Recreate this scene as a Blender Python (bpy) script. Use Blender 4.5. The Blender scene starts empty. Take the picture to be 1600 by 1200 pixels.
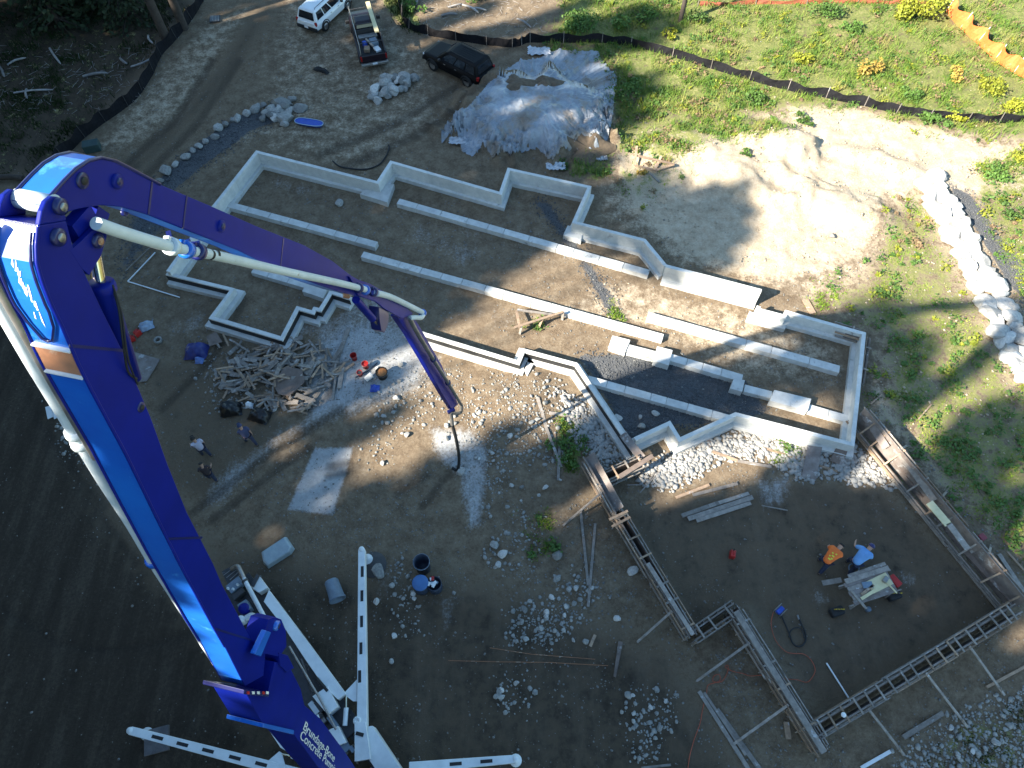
import bpy, math, random
import numpy as np
from mathutils import Vector, Matrix
random.seed(7); rng = np.random.default_rng(11)
SC = bpy.context.scene; COL = SC.collection
V = Vector

# ------------------------------------------------------------------ camera, light, exposure
F, CH, PITCH = 1111.0, 29.0, math.radians(59.5)
SP, CP = math.sin(PITCH), math.cos(PITCH)
cam = bpy.data.cameras.new('camera'); cam.sensor_width = 36; cam.lens = 36 * F / 1600
cam.clip_start = 0.1; cam.clip_end = 2000
camo = bpy.data.objects.new('camera', cam); COL.objects.link(camo)
camo.location = (0, 0, CH); camo.rotation_euler = (math.pi / 2 - PITCH, 0, 0)
SC.camera = camo

SUN_EL = math.radians(35)
SUN_DIR = V((0.87, 0.49, 0)).normalized()            # the way the light travels over the ground
w = bpy.data.worlds.new('World'); SC.world = w; w.use_nodes = True
nt = w.node_tree; nt.nodes.clear()
sky = nt.nodes.new('ShaderNodeTexSky'); sky.sky_type = 'NISHITA'; sky.sun_disc = False
sky.sun_elevation = SUN_EL; sky.sun_rotation = math.atan2(-SUN_DIR.x, -SUN_DIR.y)
sky.air_density = 1.0; sky.dust_density = 0.6; sky.ozone_density = 2.0
bg = nt.nodes.new('ShaderNodeBackground'); bg.inputs['Strength'].default_value = 0.092
wo = nt.nodes.new('ShaderNodeOutputWorld')
hs_ = nt.nodes.new('ShaderNodeHueSaturation'); hs_.inputs['Saturation'].default_value = 1.06; nt.links.new(sky.outputs[0], hs_.inputs['Color'])
tint = nt.nodes.new('ShaderNodeMix'); tint.data_type = 'RGBA'; tint.blend_type = 'MULTIPLY'; tint.inputs[0].default_value = 1.0; tint.inputs[7].default_value = (.93, 1.03, .97, 1)
nt.links.new(hs_.outputs[0], tint.inputs[6]); nt.links.new(tint.outputs[2], bg.inputs[0]); nt.links.new(bg.outputs[0], wo.inputs[0])
sl = bpy.data.lights.new('sun', 'SUN'); sl.energy = 5.0; sl.angle = math.radians(0.8); sl.color = (1.0, 0.92, 0.79)
so = bpy.data.objects.new('sun', sl); COL.objects.link(so)
sd = V((SUN_DIR.x * math.cos(SUN_EL), SUN_DIR.y * math.cos(SUN_EL), -math.sin(SUN_EL)))
so.rotation_euler = sd.to_track_quat('-Z', 'Y').to_euler(); so.location = (-40, -25, 60)
SC.view_settings.view_transform = 'Standard'; SC.view_settings.look = 'None'
SC.view_settings.exposure = 2.0; SC.view_settings.gamma = 1.0; SC.view_settings.use_curve_mapping = False

# ------------------------------------------------------------------ from the survey of the photograph to the site
def ray(px, py):
    x = (px - 800) / F; y = (py - 600) / F
    return V((x, CP - y * SP, -(SP + y * CP)))
def G(px, py, h=0.0):
    d = ray(px, py); t = (CH - h) / -d.z
    return V((d.x * t, d.y * t, h))
def proj_np(x, y, z=0.0):
    dz = CH - z
    dep = y * CP + dz * SP; up = y * SP - dz * CP
    dep = np.where(dep < 0.5, 0.5, dep)
    return 800 + F * x / dep, 600 - F * up / dep, dep

# ------------------------------------------------------------------ tiny numpy value noise
_perm = rng.random((256, 256))
def vnoise(x, y):
    xi = np.floor(x).astype(int); yi = np.floor(y).astype(int); fx = x - xi; fy = y - yi
    fx = fx * fx * (3 - 2 * fx); fy = fy * fy * (3 - 2 * fy)
    a = _perm[xi % 256, yi % 256]; b = _perm[(xi + 1) % 256, yi % 256]; c = _perm[xi % 256, (yi + 1) % 256]; d = _perm[(xi + 1) % 256, (yi + 1) % 256]
    return (a * (1 - fx) + b * fx) * (1 - fy) + (c * (1 - fx) + d * fx) * fy
def fbm(x, y, o=4):
    s = 0; a = 0.5; t = 0
    for i in range(o):
        s = s + a * vnoise(x * 2 ** i + 17.3 * i, y * 2 ** i + 9.1 * i); t += a; a *= 0.5
    return s / t

# ------------------------------------------------------------------ materials
MATS = {}
def mat(name, c1, c2=None, scale=6.0, rough=0.8, metal=0.0, bump=0.25, bscale=None, rnd=0.0, spec=0.4, stretch=None, coat=0.0, c3=None, c3_at=0.62, c3_scale=None, transl=0.0):
    if name in MATS: return MATS[name]
    m = bpy.data.materials.new(name); m.use_nodes = True; n = m.node_tree.nodes; L = m.node_tree.links
    b = n['Principled BSDF']; b.inputs['Roughness'].default_value = rough; b.inputs['Metallic'].default_value = metal
    b.inputs['Specular IOR Level'].default_value = spec
    if coat: b.inputs['Coat Weight'].default_value = coat; b.inputs['Coat Roughness'].default_value = 0.12
    if transl: b.inputs['Transmission Weight'].default_value = transl
    c2 = c2 or tuple(x * 0.7 for x in c1)
    tc = n.new('ShaderNodeTexCoord'); mp = n.new('ShaderNodeMapping'); L.new(tc.outputs['Object'], mp.inputs[0])
    if stretch: mp.inputs['Scale'].default_value = stretch
    oi = n.new('ShaderNodeObjectInfo')
    ad = n.new('ShaderNodeVectorMath'); ad.operation = 'ADD'; L.new(mp.outputs[0], ad.inputs[0])
    ml = n.new('ShaderNodeVectorMath'); ml.operation = 'SCALE'; ml.inputs[0].default_value = (17, 31, 7); L.new(oi.outputs['Random'], ml.inputs['Scale']); L.new(ml.outputs[0], ad.inputs[1])
    nz = n.new('ShaderNodeTexNoise'); nz.inputs['Scale'].default_value = scale; nz.inputs['Detail'].default_value = 6; nz.inputs['Roughness'].default_value = 0.65
    L.new(ad.outputs[0], nz.inputs['Vector'])
    cr = n.new('ShaderNodeValToRGB'); cr.color_ramp.elements[0].position = 0.32; cr.color_ramp.elements[1].position = 0.68
    cr.color_ramp.elements[0].color = (*c2, 1); cr.color_ramp.elements[1].color = (*c1, 1); L.new(nz.outputs['Fac'], cr.inputs[0])
    out = cr.outputs[0]
    if c3:
        n3 = n.new('ShaderNodeTexNoise'); n3.inputs['Scale'].default_value = c3_scale or scale * 0.4; n3.inputs['Detail'].default_value = 8; n3.inputs['Roughness'].default_value = 0.7; L.new(ad.outputs[0], n3.inputs['Vector'])
        mr = n.new('ShaderNodeMapRange'); mr.inputs[1].default_value = c3_at; mr.inputs[2].default_value = c3_at + 0.06; L.new(n3.outputs['Fac'], mr.inputs[0])
        mx = n.new('ShaderNodeMix'); mx.data_type = 'RGBA'; L.new(mr.outputs[0], mx.inputs[0]); L.new(out, mx.inputs[6]); mx.inputs[7].default_value = (*c3, 1); out = mx.outputs[2]
    if rnd:
        hs = n.new('ShaderNodeHueSaturation'); L.new(out, hs.inputs['Color'])
        m1 = n.new('ShaderNodeMapRange'); m1.inputs[3].default_value = 1 - rnd; m1.inputs[4].default_value = 1 + rnd; L.new(oi.outputs['Random'], m1.inputs[0]); L.new(m1.outputs[0], hs.inputs['Value']); out = hs.outputs[0]
    L.new(out, b.inputs['Base Color'])
    if bump:
        nb = n.new('ShaderNodeTexNoise'); nb.inputs['Scale'].default_value = bscale or scale * 4; nb.inputs['Detail'].default_value = 5; L.new(ad.outputs[0], nb.inputs['Vector'])
        bp = n.new('ShaderNodeBump'); bp.inputs['Strength'].default_value = bump; bp.inputs['Distance'].default_value = 0.02; L.new(nb.outputs['Fac'], bp.inputs['Height']); L.new(bp.outputs[0], b.inputs['Normal'])
    MATS[name] = m; return m

CONC = mat('concrete', (.60, .60, .57), (.47, .48, .46), 3.0, .85, bump=.3, bscale=40, rnd=.07, c3=(.36, .36, .34), c3_at=.62, c3_scale=1.3)
CONC2 = mat('concrete_footing', (.56, .56, .53), (.42, .42, .40), 2.5, .9, bump=.4, bscale=30, c3=(.30, .29, .27), c3_at=.61, c3_scale=2, rnd=.08)
TAR = mat('damp_proofing', (.012, .012, .013), (.02, .02, .02), 5, .6)
WOODG = mat('weathered_wood', (.29, .255, .22), (.16, .14, .12), 5, .85, rnd=.25, stretch=(1, 1, 1), c3=(.42, .42, .41), c3_at=.6)
WOODT = mat('tan_wood', (.34, .24, .16), (.20, .14, .095), 6, .8, rnd=.3, c3=(.36, .34, .32), c3_at=.6)
PLYG = mat('concrete_stained_plywood', (.24, .21, .19), (.13, .10, .085), 2.2, .75, rnd=.15, c3=(.36, .36, .35), c3_at=.58, c3_scale=1.5)
PLYB = mat('brown_plywood', (.185, .14, .115), (.10, .075, .06), 2.5, .75, rnd=.1, c3=(.30, .28, .26), c3_at=.6)
PLYY = mat('yellow_plywood', (.62, .55, .33), (.52, .45, .26), 3, .7)
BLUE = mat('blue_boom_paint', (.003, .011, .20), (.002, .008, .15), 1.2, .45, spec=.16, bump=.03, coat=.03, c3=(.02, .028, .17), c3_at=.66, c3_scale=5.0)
BLUET = mat('blue_boom_paint_lit', (.012, .14, .55), (.010, .09, .46), 1.2, .30, spec=.5, bump=.03, coat=.6, c3=(.05, .24, .62), c3_at=.6, c3_scale=2.5)  # lighter copy of the boom blue, sunlight and sky sheen in its colour
BLUED = mat('dark_blue_trim', (.008, .012, .10), (.006, .009, .07), 2, .35, bump=.02, coat=.3)
WHITEP = mat('white_truck_paint', (.72, .75, .74), (.55, .58, .58), 1.5, .4, bump=.05, c3=(.32, .31, .29), c3_at=.66, c3_scale=3)
PIPE = mat('white_pipe_paint', (.58, .63, .65), (.44, .49, .51), 2, .45, bump=.08, c3=(.33, .29, .24), c3_at=.66, c3_scale=3)
STEEL = mat('bare_steel', (.34, .33, .31), (.2, .19, .18), 4, .4, metal=.7, bump=.1)
CHROME = mat('cylinder_rod_chrome', (.75, .68, .5), (.6, .55, .42), 3, .15, metal=1.0, bump=0)
RUST = mat('rusty_steel', (.36, .16, .08), (.24, .12, .07), 5, .8, c3=(.5, .36, .26), c3_at=.55)
BLACK = mat('black_rubber', (.014, .014, .015), (.022, .022, .022), 6, .7)
DARKST = mat('dark_greasy_steel', (.05, .05, .052), (.028, .028, .03), 5, .55, c3=(.16, .15, .14), c3_at=.62)
CARBLK = mat('black_car_paint', (.004, .004, .005), (.005, .005, .006), 2, .5, bump=0, coat=.03, spec=.12)
CARMAR = mat('dark_maroon_car_paint', (.014, .007, .011), (.016, .008, .012), 2, .35, bump=0, coat=.15, spec=.25)
CARWHT = mat('white_car_paint', (.78, .80, .80), (.74, .76, .76), 2, .3, bump=0, coat=.6)
GLASS = mat('dark_tinted_glass', (.012, .016, .022), (.014, .018, .024), 2, .06, bump=0, spec=.8)
REDL = mat('red_tail_lamp', (.30, .01, .01), (.25, .01, .01), 4, .2, bump=0)
CLEARL = mat('pale_lamp_lens', (.55, .56, .56), (.5, .5, .5), 4, .15, bump=0)
PLATE = mat('white_licence_plate', (.7, .74, .78), (.6, .65, .7), 20, .5, bump=0)
REDP = mat('red_plastic', (.42, .025, .02), (.33, .02, .016), 4, .45)
BLUEP = mat('blue_plastic', (.03, .08, .42), (.02, .06, .33), 4, .4)
GREYB = mat('blue_grey_plastic', (.16, .22, .28), (.11, .15, .2), 4, .5)
NAVYP = mat('dark_navy_plastic', (.03, .045, .075), (.02, .03, .05), 4, .5)
WHITEPL = mat('white_plastic', (.7, .72, .72), (.6, .62, .62), 4, .5)
TARP = mat('dark_blue_tarp', (.02, .03, .16), (.012, .018, .1), 4, .45)
BAG = mat('black_plastic_bag', (.008, .008, .009), (.012, .012, .013), 5, .3)
ORCORD = mat('orange_cord', (.42, .10, .05), (.36, .08, .04), 4, .6, bump=0)
SILT = mat('black_silt_fence_cloth', (.010, .010, .012), (.017, .017, .019), 6, .9, spec=.1)
ORNET = mat('orange_safety_mesh', (.75, .16, .035), (.62, .12, .03), 7, .7, c3=(.55, .2, .1), c3_at=.6)
STONE = mat('river_stone', (.33, .32, .29), (.17, .17, .16), 3, .85, rnd=.4)
STONEW = mat('pale_stone', (.50, .48, .44), (.30, .29, .27), 3, .85, rnd=.3)
GRAVD = mat('dark_crushed_gravel', (.12, .125, .13), (.06, .063, .066), 9, .9, rnd=.3)
BARK = mat('bark', (.07, .055, .045), (.04, .032, .026), 4, .95, bump=.6)
DEADW = mat('bleached_dead_wood', (.36, .34, .32), (.2, .19, .18), 4, .9, rnd=.3)
CONIF = mat('conifer_needles', (.030, .050, .020), (.016, .030, .012), 1.2, .8, rnd=.2)
LEAFG = mat('green_leaves', (.075, .15, .022), (.045, .095, .016), 2, .7, rnd=.25)
LEAFY = mat('yellow_green_leaves', (.27, .27, .018), (.16, .20, .016), 2, .7, rnd=.2)
LEAFO = mat('autumn_orange_leaves', (.34, .22, .05), (.25, .19, .03), 2, .7, rnd=.2)
SKIN = mat('skin', (.36, .22, .16), (.33, .2, .14), 6, .6, bump=0)
HAIR = mat('dark_hair', (.02, .016, .013), (.015, .012, .01), 6, .7)
JEANS = mat('dark_jeans', (.03, .038, .07), (.02, .026, .05), 6, .9)
BOOT = mat('dark_boots', (.025, .02, .016), (.018, .014, .012), 6, .8)
SHO = mat('orange_work_shirt', (.72, .16, .03), (.62, .13, .025), 6, .8, bump=.3, bscale=14)
SHB = mat('light_blue_shirt', (.13, .30, .58), (.10, .24, .48), 6, .8, bump=.3, bscale=14)
SHW = mat('pale_lilac_shirt', (.42, .42, .52), (.34, .34, .44), 6, .8, bump=.3, bscale=14)
SHN = mat('navy_shirt', (.04, .05, .11), (.03, .04, .09), 6, .8, bump=.3, bscale=14)
SHD = mat('dark_shirt', (.035, .025, .03), (.025, .02, .022), 6, .8, bump=.3, bscale=14)
HIVIS = mat('lime_reflective_print', (.55, .65, .05), (.5, .6, .05), 6, .6, bump=0)
TOOLY = mat('yellow_plastic', (.65, .45, .03), (.55, .38, .03), 6, .5)

# ------------------------------------------------------------------ mesh builder
class MB:
    def __init__(s): s.v = []; s.f = []; s.sm = []
    def add(s, vs, fs, smooth=False):
        o = len(s.v); s.v += [tuple(p) for p in vs]
        for q in fs: s.f.append(tuple(i + o for i in q)); s.sm.append(smooth)
        return s
    def hexa(s, b, t):                       # four points below, four above, same winding
        return s.add(list(b) + list(t), [(3, 2, 1, 0), (4, 5, 6, 7), (0, 1, 5, 4), (1, 2, 6, 5), (2, 3, 7, 6), (3, 0, 4, 7)])
    def box(s, c, sz, rz=0.0, M=None):
        a = V(sz) / 2; R = M or Matrix.Rotation(rz, 3, 'Z'); c = V(c)
        P = [c + R @ V((x * a.x, y * a.y, z * a.z)) for z in (-1, 1) for x, y in ((-1, -1), (1, -1), (1, 1), (-1, 1))]
        return s.hexa(P[:4], P[4:])
    def beam(s, p0, p1, wd, ht, up=(0, 0, 1), wd1=None):
        p0 = V(p0); p1 = V(p1); d = (p1 - p0).normalized(); up = V(up)
        if abs(d.dot(up)) > .98: up = V((1, 0, 0))
        sd_ = d.cross(up).normalized(); u = sd_.cross(d).normalized(); w1 = wd1 or wd
        a = [p0 + sd_ * x * wd / 2 + u * y * ht / 2 for x, y in ((-1, -1), (1, -1), (1, 1), (-1, 1))]
        b = [p1 + sd_ * x * w1 / 2 + u * y * ht / 2 for x, y in ((-1, -1), (1, -1), (1, 1), (-1, 1))]
        return s.hexa(a, b)
    def tube(s, pts, r, n=8, caps=True, smooth=True):
        pts = [V(p) for p in pts]; rs = r if isinstance(r, (list, tuple)) else [r] * len(pts)
        vs = []; fs = []; prev = None
        for i, p in enumerate(pts):
            d = (pts[min(i + 1, len(pts) - 1)] - pts[max(i - 1, 0)])
            d = d.normalized() if d.length > 1e-7 else V((0, 0, 1))
            if prev is None:
                a = d.cross(V((0, 0, 1)));  a = a if a.length > 1e-3 else V((1, 0, 0))
            else: a = prev - d * prev.dot(d)
            a.normalize(); prev = a; b = d.cross(a)
            for k in range(n):
                t = 2 * math.pi * k / n; vs.append(p + (a * math.cos(t) + b * math.sin(t)) * rs[i])
        for i in range(len(pts) - 1):
            for k in range(n):
                fs.append((i * n + k, i * n + (k + 1) % n, (i + 1) * n + (k + 1) % n, (i + 1) * n + k))
        s.add(vs, fs, smooth)
        if caps:
            s.add(vs[:n], [tuple(range(n))[::-1]]); s.add(vs[-n:], [tuple(range(n))])
        return s
    def lathe(s, prof, c=(0, 0, 0), axis=(0, 0, 1), n=20, smooth=True):
        c = V(c); ax = V(axis).normalized(); a = ax.cross(V((0, 0, 1)) if abs(ax.z) < .9 else V((1, 0, 0))).normalized(); b = ax.cross(a)
        vs = []; fs = []
        for r, z in prof:
            for k in range(n):
                t = 2 * math.pi * k / n; vs.append(c + ax * z + (a * math.cos(t) + b * math.sin(t)) * max(r, 1e-4))
        for i in range(len(prof) - 1):
            for k in range(n): fs.append((i * n + k, i * n + (k + 1) % n, (i + 1) * n + (k + 1) % n, (i + 1) * n + k))
        return s.add(vs, fs, smooth)
    def prism(s, poly, ext):
        poly = [V(p) for p in poly]; ext = V(ext); n = len(poly)
        s.add(poly + [p + ext for p in poly], [tuple(range(n))[::-1], tuple(range(n, 2 * n))] + [(i, (i + 1) % n, n + (i + 1) % n, n + i) for i in range(n)])
        return s
    def loft(s, secs, smooth=False, caps=True):
        n = len(secs[0]); vs = [p for q in secs for p in q]; fs = []
        for i in range(len(secs) - 1):
            for k in range(n): fs.append((i * n + k, i * n + (k + 1) % n, (i + 1) * n + (k + 1) % n, (i + 1) * n + k))
        s.add(vs, fs, smooth)
        if caps: s.add(secs[0], [tuple(range(n))[::-1]]); s.add(secs[-1], [tuple(range(n))])
        return s
    def mesh(s, name, origin=None):
        me = bpy.data.meshes.new(name)
        o = V(origin) if origin is not None else None
        vs = [tuple(V(p) - o) for p in s.v] if o is not None else s.v
        me.from_pydata(vs, [], s.f); me.polygons.foreach_set('use_smooth', s.sm)
        me.update(); return me
    def build(s, name, m, parent=None, local=False, bevel=0.0):
        """parent given: verts in world space unless local; no parent: the object's origin goes to the base of the mesh"""
        if parent is not None:
            root = parent
            while root.parent: root = root.parent
            me = s.mesh(name, None if local else root.location)
            o = bpy.data.objects.new(name, me); o.parent = parent
        else:
            a = np.array(s.v); c = ((a[:, 0].min() + a[:, 0].max()) / 2, (a[:, 1].min() + a[:, 1].max()) / 2, a[:, 2].min())
            me = s.mesh(name, c); o = bpy.data.objects.new(name, me); o.location = c
        for mm in (m if isinstance(m, (list, tuple)) else [m]): me.materials.append(mm)
        COL.objects.link(o)
        fixn(me)
        if bevel:
            b = o.modifiers.new('bevel', 'BEVEL'); b.width = bevel; b.segments = 2 if bevel < .05 else 3; b.limit_method = 'ANGLE'; b.angle_limit = math.radians(40)
        return o
def fixn(me):
    import bmesh
    if len(me.polygons) > 30000: return
    bm = bmesh.new(); bm.from_mesh(me); bmesh.ops.recalc_face_normals(bm, faces=bm.faces); bm.to_mesh(me); bm.free()
def tag(o, label=None, cat=None, group=None, kind=None):
    if label: o['label'] = label
    if cat: o['category'] = cat
    if group: o['group'] = group
    if kind: o['kind'] = kind
    return o
def thing(name, label, cat, loc=(0, 0, 0), rz=0.0, group=None):
    o = bpy.data.objects.new(name, None); COL.objects.link(o); o.location = loc; o.rotation_euler = (0, 0, rz); o.empty_display_size = .2
    return tag(o, label, cat, group)
def copy_tree(o, parent=None):
    c = o.copy(); COL.objects.link(c); c.parent = parent
    for ch in o.children: copy_tree(ch, c)
    return c
def np_mesh(name, verts, faces, m, smooth=False):
    """verts (n,3), faces (k,3 or 4) arrays -> object at the world origin"""
    me = bpy.data.meshes.new(name); k, q = faces.shape
    me.vertices.add(len(verts)); me.vertices.foreach_set('co', verts.astype(np.float32).ravel())
    me.loops.add(k * q); me.loops.foreach_set('vertex_index', faces.astype(np.int32).ravel())
    me.polygons.add(k); me.polygons.foreach_set('loop_start', np.arange(0, k * q, q, dtype=np.int32))
    if smooth: me.polygons.foreach_set('use_smooth', np.ones(k, dtype=bool))
    me.update(calc_edges=True); me.materials.append(m)
    o = bpy.data.objects.new(name, me); COL.objects.link(o); return o
def spline(pts, n=6):
    pts = [V(p) for p in pts]; out = []
    for i in range(len(pts) - 1):
        a, b, c, d = pts[max(i - 1, 0)], pts[i], pts[i + 1], pts[min(i + 2, len(pts) - 1)]
        for k in range(n):
            t = k / n; out.append(.5 * ((2 * b) + (c - a) * t + (2 * a - 5 * b + 4 * c - d) * t * t + (3 * b - a - 3 * c + d) * t ** 3))
    out.append(pts[-1]); return out
# ------------------------------------------------------------------ ground zones (what lies where on the site)
def poly_mask(px, py, poly, feather):
    n = len(poly); inside = np.zeros(px.shape, bool); dmin = np.full(px.shape, 1e9)
    for i in range(n):
        x0, y0 = poly[i]; x1, y1 = poly[(i + 1) % n]
        c = ((y0 > py) != (y1 > py)) & (px < (x1 - x0) * (py - y0) / ((y1 - y0) or 1e-9) + x0); inside ^= c
        dx, dy = x1 - x0, y1 - y0; t = np.clip(((px - x0) * dx + (py - y0) * dy) / (dx * dx + dy * dy + 1e-9), 0, 1)
        dmin = np.minimum(dmin, np.hypot(px - x0 - t * dx, py - y0 - t * dy))
    sd_ = np.where(inside, dmin, -dmin)
    return np.clip(.5 + sd_ / (2 * feather), 0, 1)
def line_mask(px, py, pts, wd):
    dmin = np.full(px.shape, 1e9)
    for (x0, y0), (x1, y1) in zip(pts[:-1], pts[1:]):
        dx, dy = x1 - x0, y1 - y0; t = np.clip(((px - x0) * dx + (py - y0) * dy) / (dx * dx + dy * dy + 1e-9), 0, 1)
        dmin = np.minimum(dmin, np.hypot(px - x0 - t * dx, py - y0 - t * dy))
    return np.clip(1.5 - dmin / wd, 0, 1)
ZONES = {
 'grass': [(.74, 22, [(840,-400),(3000,-400),(3000,250),(1600,222),(1440,202),(1330,172),(1210,176),(1120,200),(1010,190),(960,150),(950,95),(830,62),(870,20)]),
           (.60, 40, [(1270,450),(1340,420),(1380,310),(1450,295),(1600,590),(3000,700),(3000,1000),(1610,890),(1480,790),(1370,640),(1365,530),(1270,480)]),
           (.62, 20, [(1530,240),(3000,220),(3000,700),(1640,560),(1520,320)]),
           (.66, 18, [(950,135),(1010,150),(1250,190),(1210,235),(1120,230),(1040,270),(1000,240),(955,250)]),
           (.52, 20, [(955,250),(1060,260),(1090,240),(1080,290),(1000,320),(950,300)]),
           (.38, 20, [(-900,-400),(230,-300),(300,10),(215,120),(130,222),(60,275),(-900,330)]),
           (.80, 8, [(590,-60),(640,0),(668,50),(640,50),(600,15)]),
           (.70, 10, [(820,70),(950,66),(960,92),(900,84),(850,82)]), (.72, 8, [(870,640),(915,665),(905,735),(885,740),(868,690)]),
           (.66, 8, [(880,255),(955,225),(960,275),(930,285),(890,275)]), (.5, 20, [(1500,1110),(1800,1060),(1800,1400),(1400,1260)]),
           (.62, 6, [(1345,560),(1365,640),(1400,700),(1480,790),(1450,800),(1390,730),(1352,660)]),
           (.55, 8, [(1190,700),(1250,690),(1255,720),(1215,722)]), (.6, 5, [(945,465),(960,460),(975,500),(955,500)]), (.55, 8, [(800,510),(850,490),(845,520)]),
           (.45, 14, [(800,800),(860,800),(880,860),(830,880)]), (.4, 10, [(860,1130),(800,1060),(850,1050)])],
 'sand': [(.50, 30, [(945,120),(1010,60),(1250,-400),(3000,-400),(3000,1000),(1480,800),(1345,640),(1360,520),(1190,452),(1040,408),(930,330),(950,240)]), (.95, 26, [(965,190),(1250,200),(1500,215),(2200,270),(2200,340),(1560,310),(1450,300),(1370,320),(1360,400),(1240,440),(1180,440),(1060,400),(980,330),(960,260)]),
          (1.0, 14, [(1225,160),(1330,165),(1450,195),(1600,245),(1580,300),(1400,300),(1250,260)]),
          (.50, 20, [(320,30),(400,0),(350,90),(280,190),(200,240),(130,240),(225,130)]),
          (.42, 40, [(430,-40),(620,20),(680,80),(700,200),(560,290),(400,235),(330,260),(270,290),(260,270),(400,150)]),
          (.55, 25, [(940,425),(1160,480),(1310,540),(1320,600),(1160,590),(1040,530),(880,500),(800,500),(900,470)]),
          (.60, 20, [(1375,560),(1470,560),(1490,625),(1390,640)]), (.55, 16, [(1520,770),(1640,770),(1640,830),(1540,835)]), (.6, 14, [(1355,560),(1385,600),(1430,690),(1400,690),(1360,620)]),
          (.35, 18, [(900,330),(1000,360),(1040,400),(1000,420),(900,380)])],
 'slurry': [(.80, 28, [(460,560),(530,490),(620,490),(690,560),(660,612),(600,642),(530,655),(430,700),(350,790),(300,790),(350,730),(470,650)]),
            (.75, 14, [(665,662),(740,665),(765,700),(755,825),(728,830),(715,750),(672,705)]), (.98, 5, [(490,698),(552,697),(520,806),(448,796)]),
            (.68, 16, [(1175,745),(1240,735),(1232,790),(1195,802)]), (.52, 14, [(1375,870),(1450,895),(1430,930),(1390,915)]), (.5, 14, [(1262,900),(1310,930),(1305,955),(1262,945)]),
            (.5, 20, [(660,930),(740,900),(720,990),(690,1000)]), (.40, 30, [(390,250),(590,300),(900,350),(950,440),(800,420),(560,330),(350,320)]), (.36, 30, [(380,340),(580,400),(900,500),(800,540),(560,430),(440,400)]), (.5, 22, [(410,255),(520,290),(500,320),(400,300)]), (.5, 22, [(640,330),(780,390),(720,430),(620,380)]),
            (.55, 10, [(420,510),(520,490),(560,455),(640,470),(660,540),(560,560)]), (.4, 20, [(1330,740),(1400,780),(1420,850),(1350,820)]), (.5, 16, [(240,500),(330,470),(330,520),(260,540)]),
            (.45, 20, [(560,850),(640,880),(620,960),(590,950)])],
 'gravel': [(1., 10, [(905,556),(1000,552),(1160,600),(1200,640),(1140,660),(1060,662),(990,692),(935,600)]),
            (.75, 10, [(828,310),(856,310),(965,470),(955,505),(905,410)]), (.95, 7, [(240,285),(310,222),(380,178),(440,165),(455,182),(390,204),(310,264),(262,305)]),
            (.9, 7, [(1480,285),(1520,305),(1605,420),(1800,640),(1800,690),(1575,440)]), (.6, 16, [(200,330),(260,300),(300,330),(240,380),(180,440)])],
 'mud_shade': [(.75, 20, [(-900,-400),(230,-300),(300,10),(215,120),(130,222),(60,275),(-900,330)]), (.95, 60, [(-900,420),(60,480),(170,800),(340,1000),(560,1500),(-900,1500)]), (.65, 60, [(330,850),(760,900),(1050,1010),(1300,1400),(300,1400)]),  # dark wet soil, with tree shade painted in at both left corners
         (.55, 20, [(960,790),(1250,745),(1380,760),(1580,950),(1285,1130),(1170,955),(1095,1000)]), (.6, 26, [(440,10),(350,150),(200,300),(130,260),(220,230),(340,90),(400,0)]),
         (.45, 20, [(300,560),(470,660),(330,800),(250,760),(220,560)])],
}
TRACKS = [[(515,728),(545,722)], [(512,742),(540,738)], [(300,800),(400,722),(530,640)], [(330,812),(430,735),(480,700)], [(480,640),(510,618),(522,600)], [(660,790),(700,740)], [(620,770),(668,742)], [(90,620),(120,760),(210,880)], [(380,470),(330,560),(250,640)], [(-60,920),(20,965),(90,1008),(170,1018),(250,1005),(310,985)], [(20,560),(45,640),(100,720),(160,790)], [(330,95),(270,190),(190,260)], [(372,95),(310,190),(225,275)],
          [(540,260),(650,210),(760,150)], [(500,240),(620,190),(720,130)]]
def zones(px, py):
    out = {}
    for k, L in ZONES.items():
        m = np.zeros(px.shape)
        for st, fe, poly in L: m = np.maximum(m, st * poly_mask(px, py, poly, fe))
        out[k] = m
    t = np.zeros(px.shape)
    for ln in TRACKS: t = np.maximum(t, line_mask(px, py, ln, 6.0))
    out['track'] = t
    return out

# mounds: (centre pixel, radius along x, radius along y, turn, height, flatness)
MOUNDS = [(G(836,180), 5.6, 4.1, -.3, 1.35, 4.5), (G(1216,222), 3.0, 1.5, -.6, .8, 2.4), (G(1300,322), 3.0, 1.6, -.4, .7, 2.4), (G(1180,300), 3.2, 1.1, -.9, .45, 2.2), (G(1370,250), 3.4, 1.0, -.4, .4, 2.2), (G(505,180), 1.6, .9, .1, .35, 2), (G(1120,250), 5, 2.4, -.3, .5, 2), (G(830,640), 2.6, 2.2, 0, .35, 2)]
def terr(x, y):
    x = np.asarray(x, float); y = np.asarray(y, float)
    h = -0.05 + .07 * (fbm(x * .45, y * .45, 4) - .5) 
    for c, rx, ry, a, ht, p in MOUNDS:
        dx, dy = x - c.x, y - c.y; u = (dx * math.cos(a) + dy * math.sin(a)) / rx; v = (-dx * math.sin(a) + dy * math.cos(a)) / ry
        q = np.hypot(u, v) * (1 + 1.0 * (fbm(x * .8 + 5, y * .8, 5) - .5))
        h = h + ht * np.exp(-(q * 1.25) ** (2 * p / 1.6)) * (1 + .25 * (fbm(x * 1.6, y * 1.6, 3) - .5))
    far = np.clip((np.hypot(x, y - 20) - 60) / 80, 0, 1); h = h + far * 3 * (fbm(x * .03, y * .03, 3) - .4)
    return h
def tz(x, y): return float(terr(np.array([x]), np.array([y]))[0])
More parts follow.
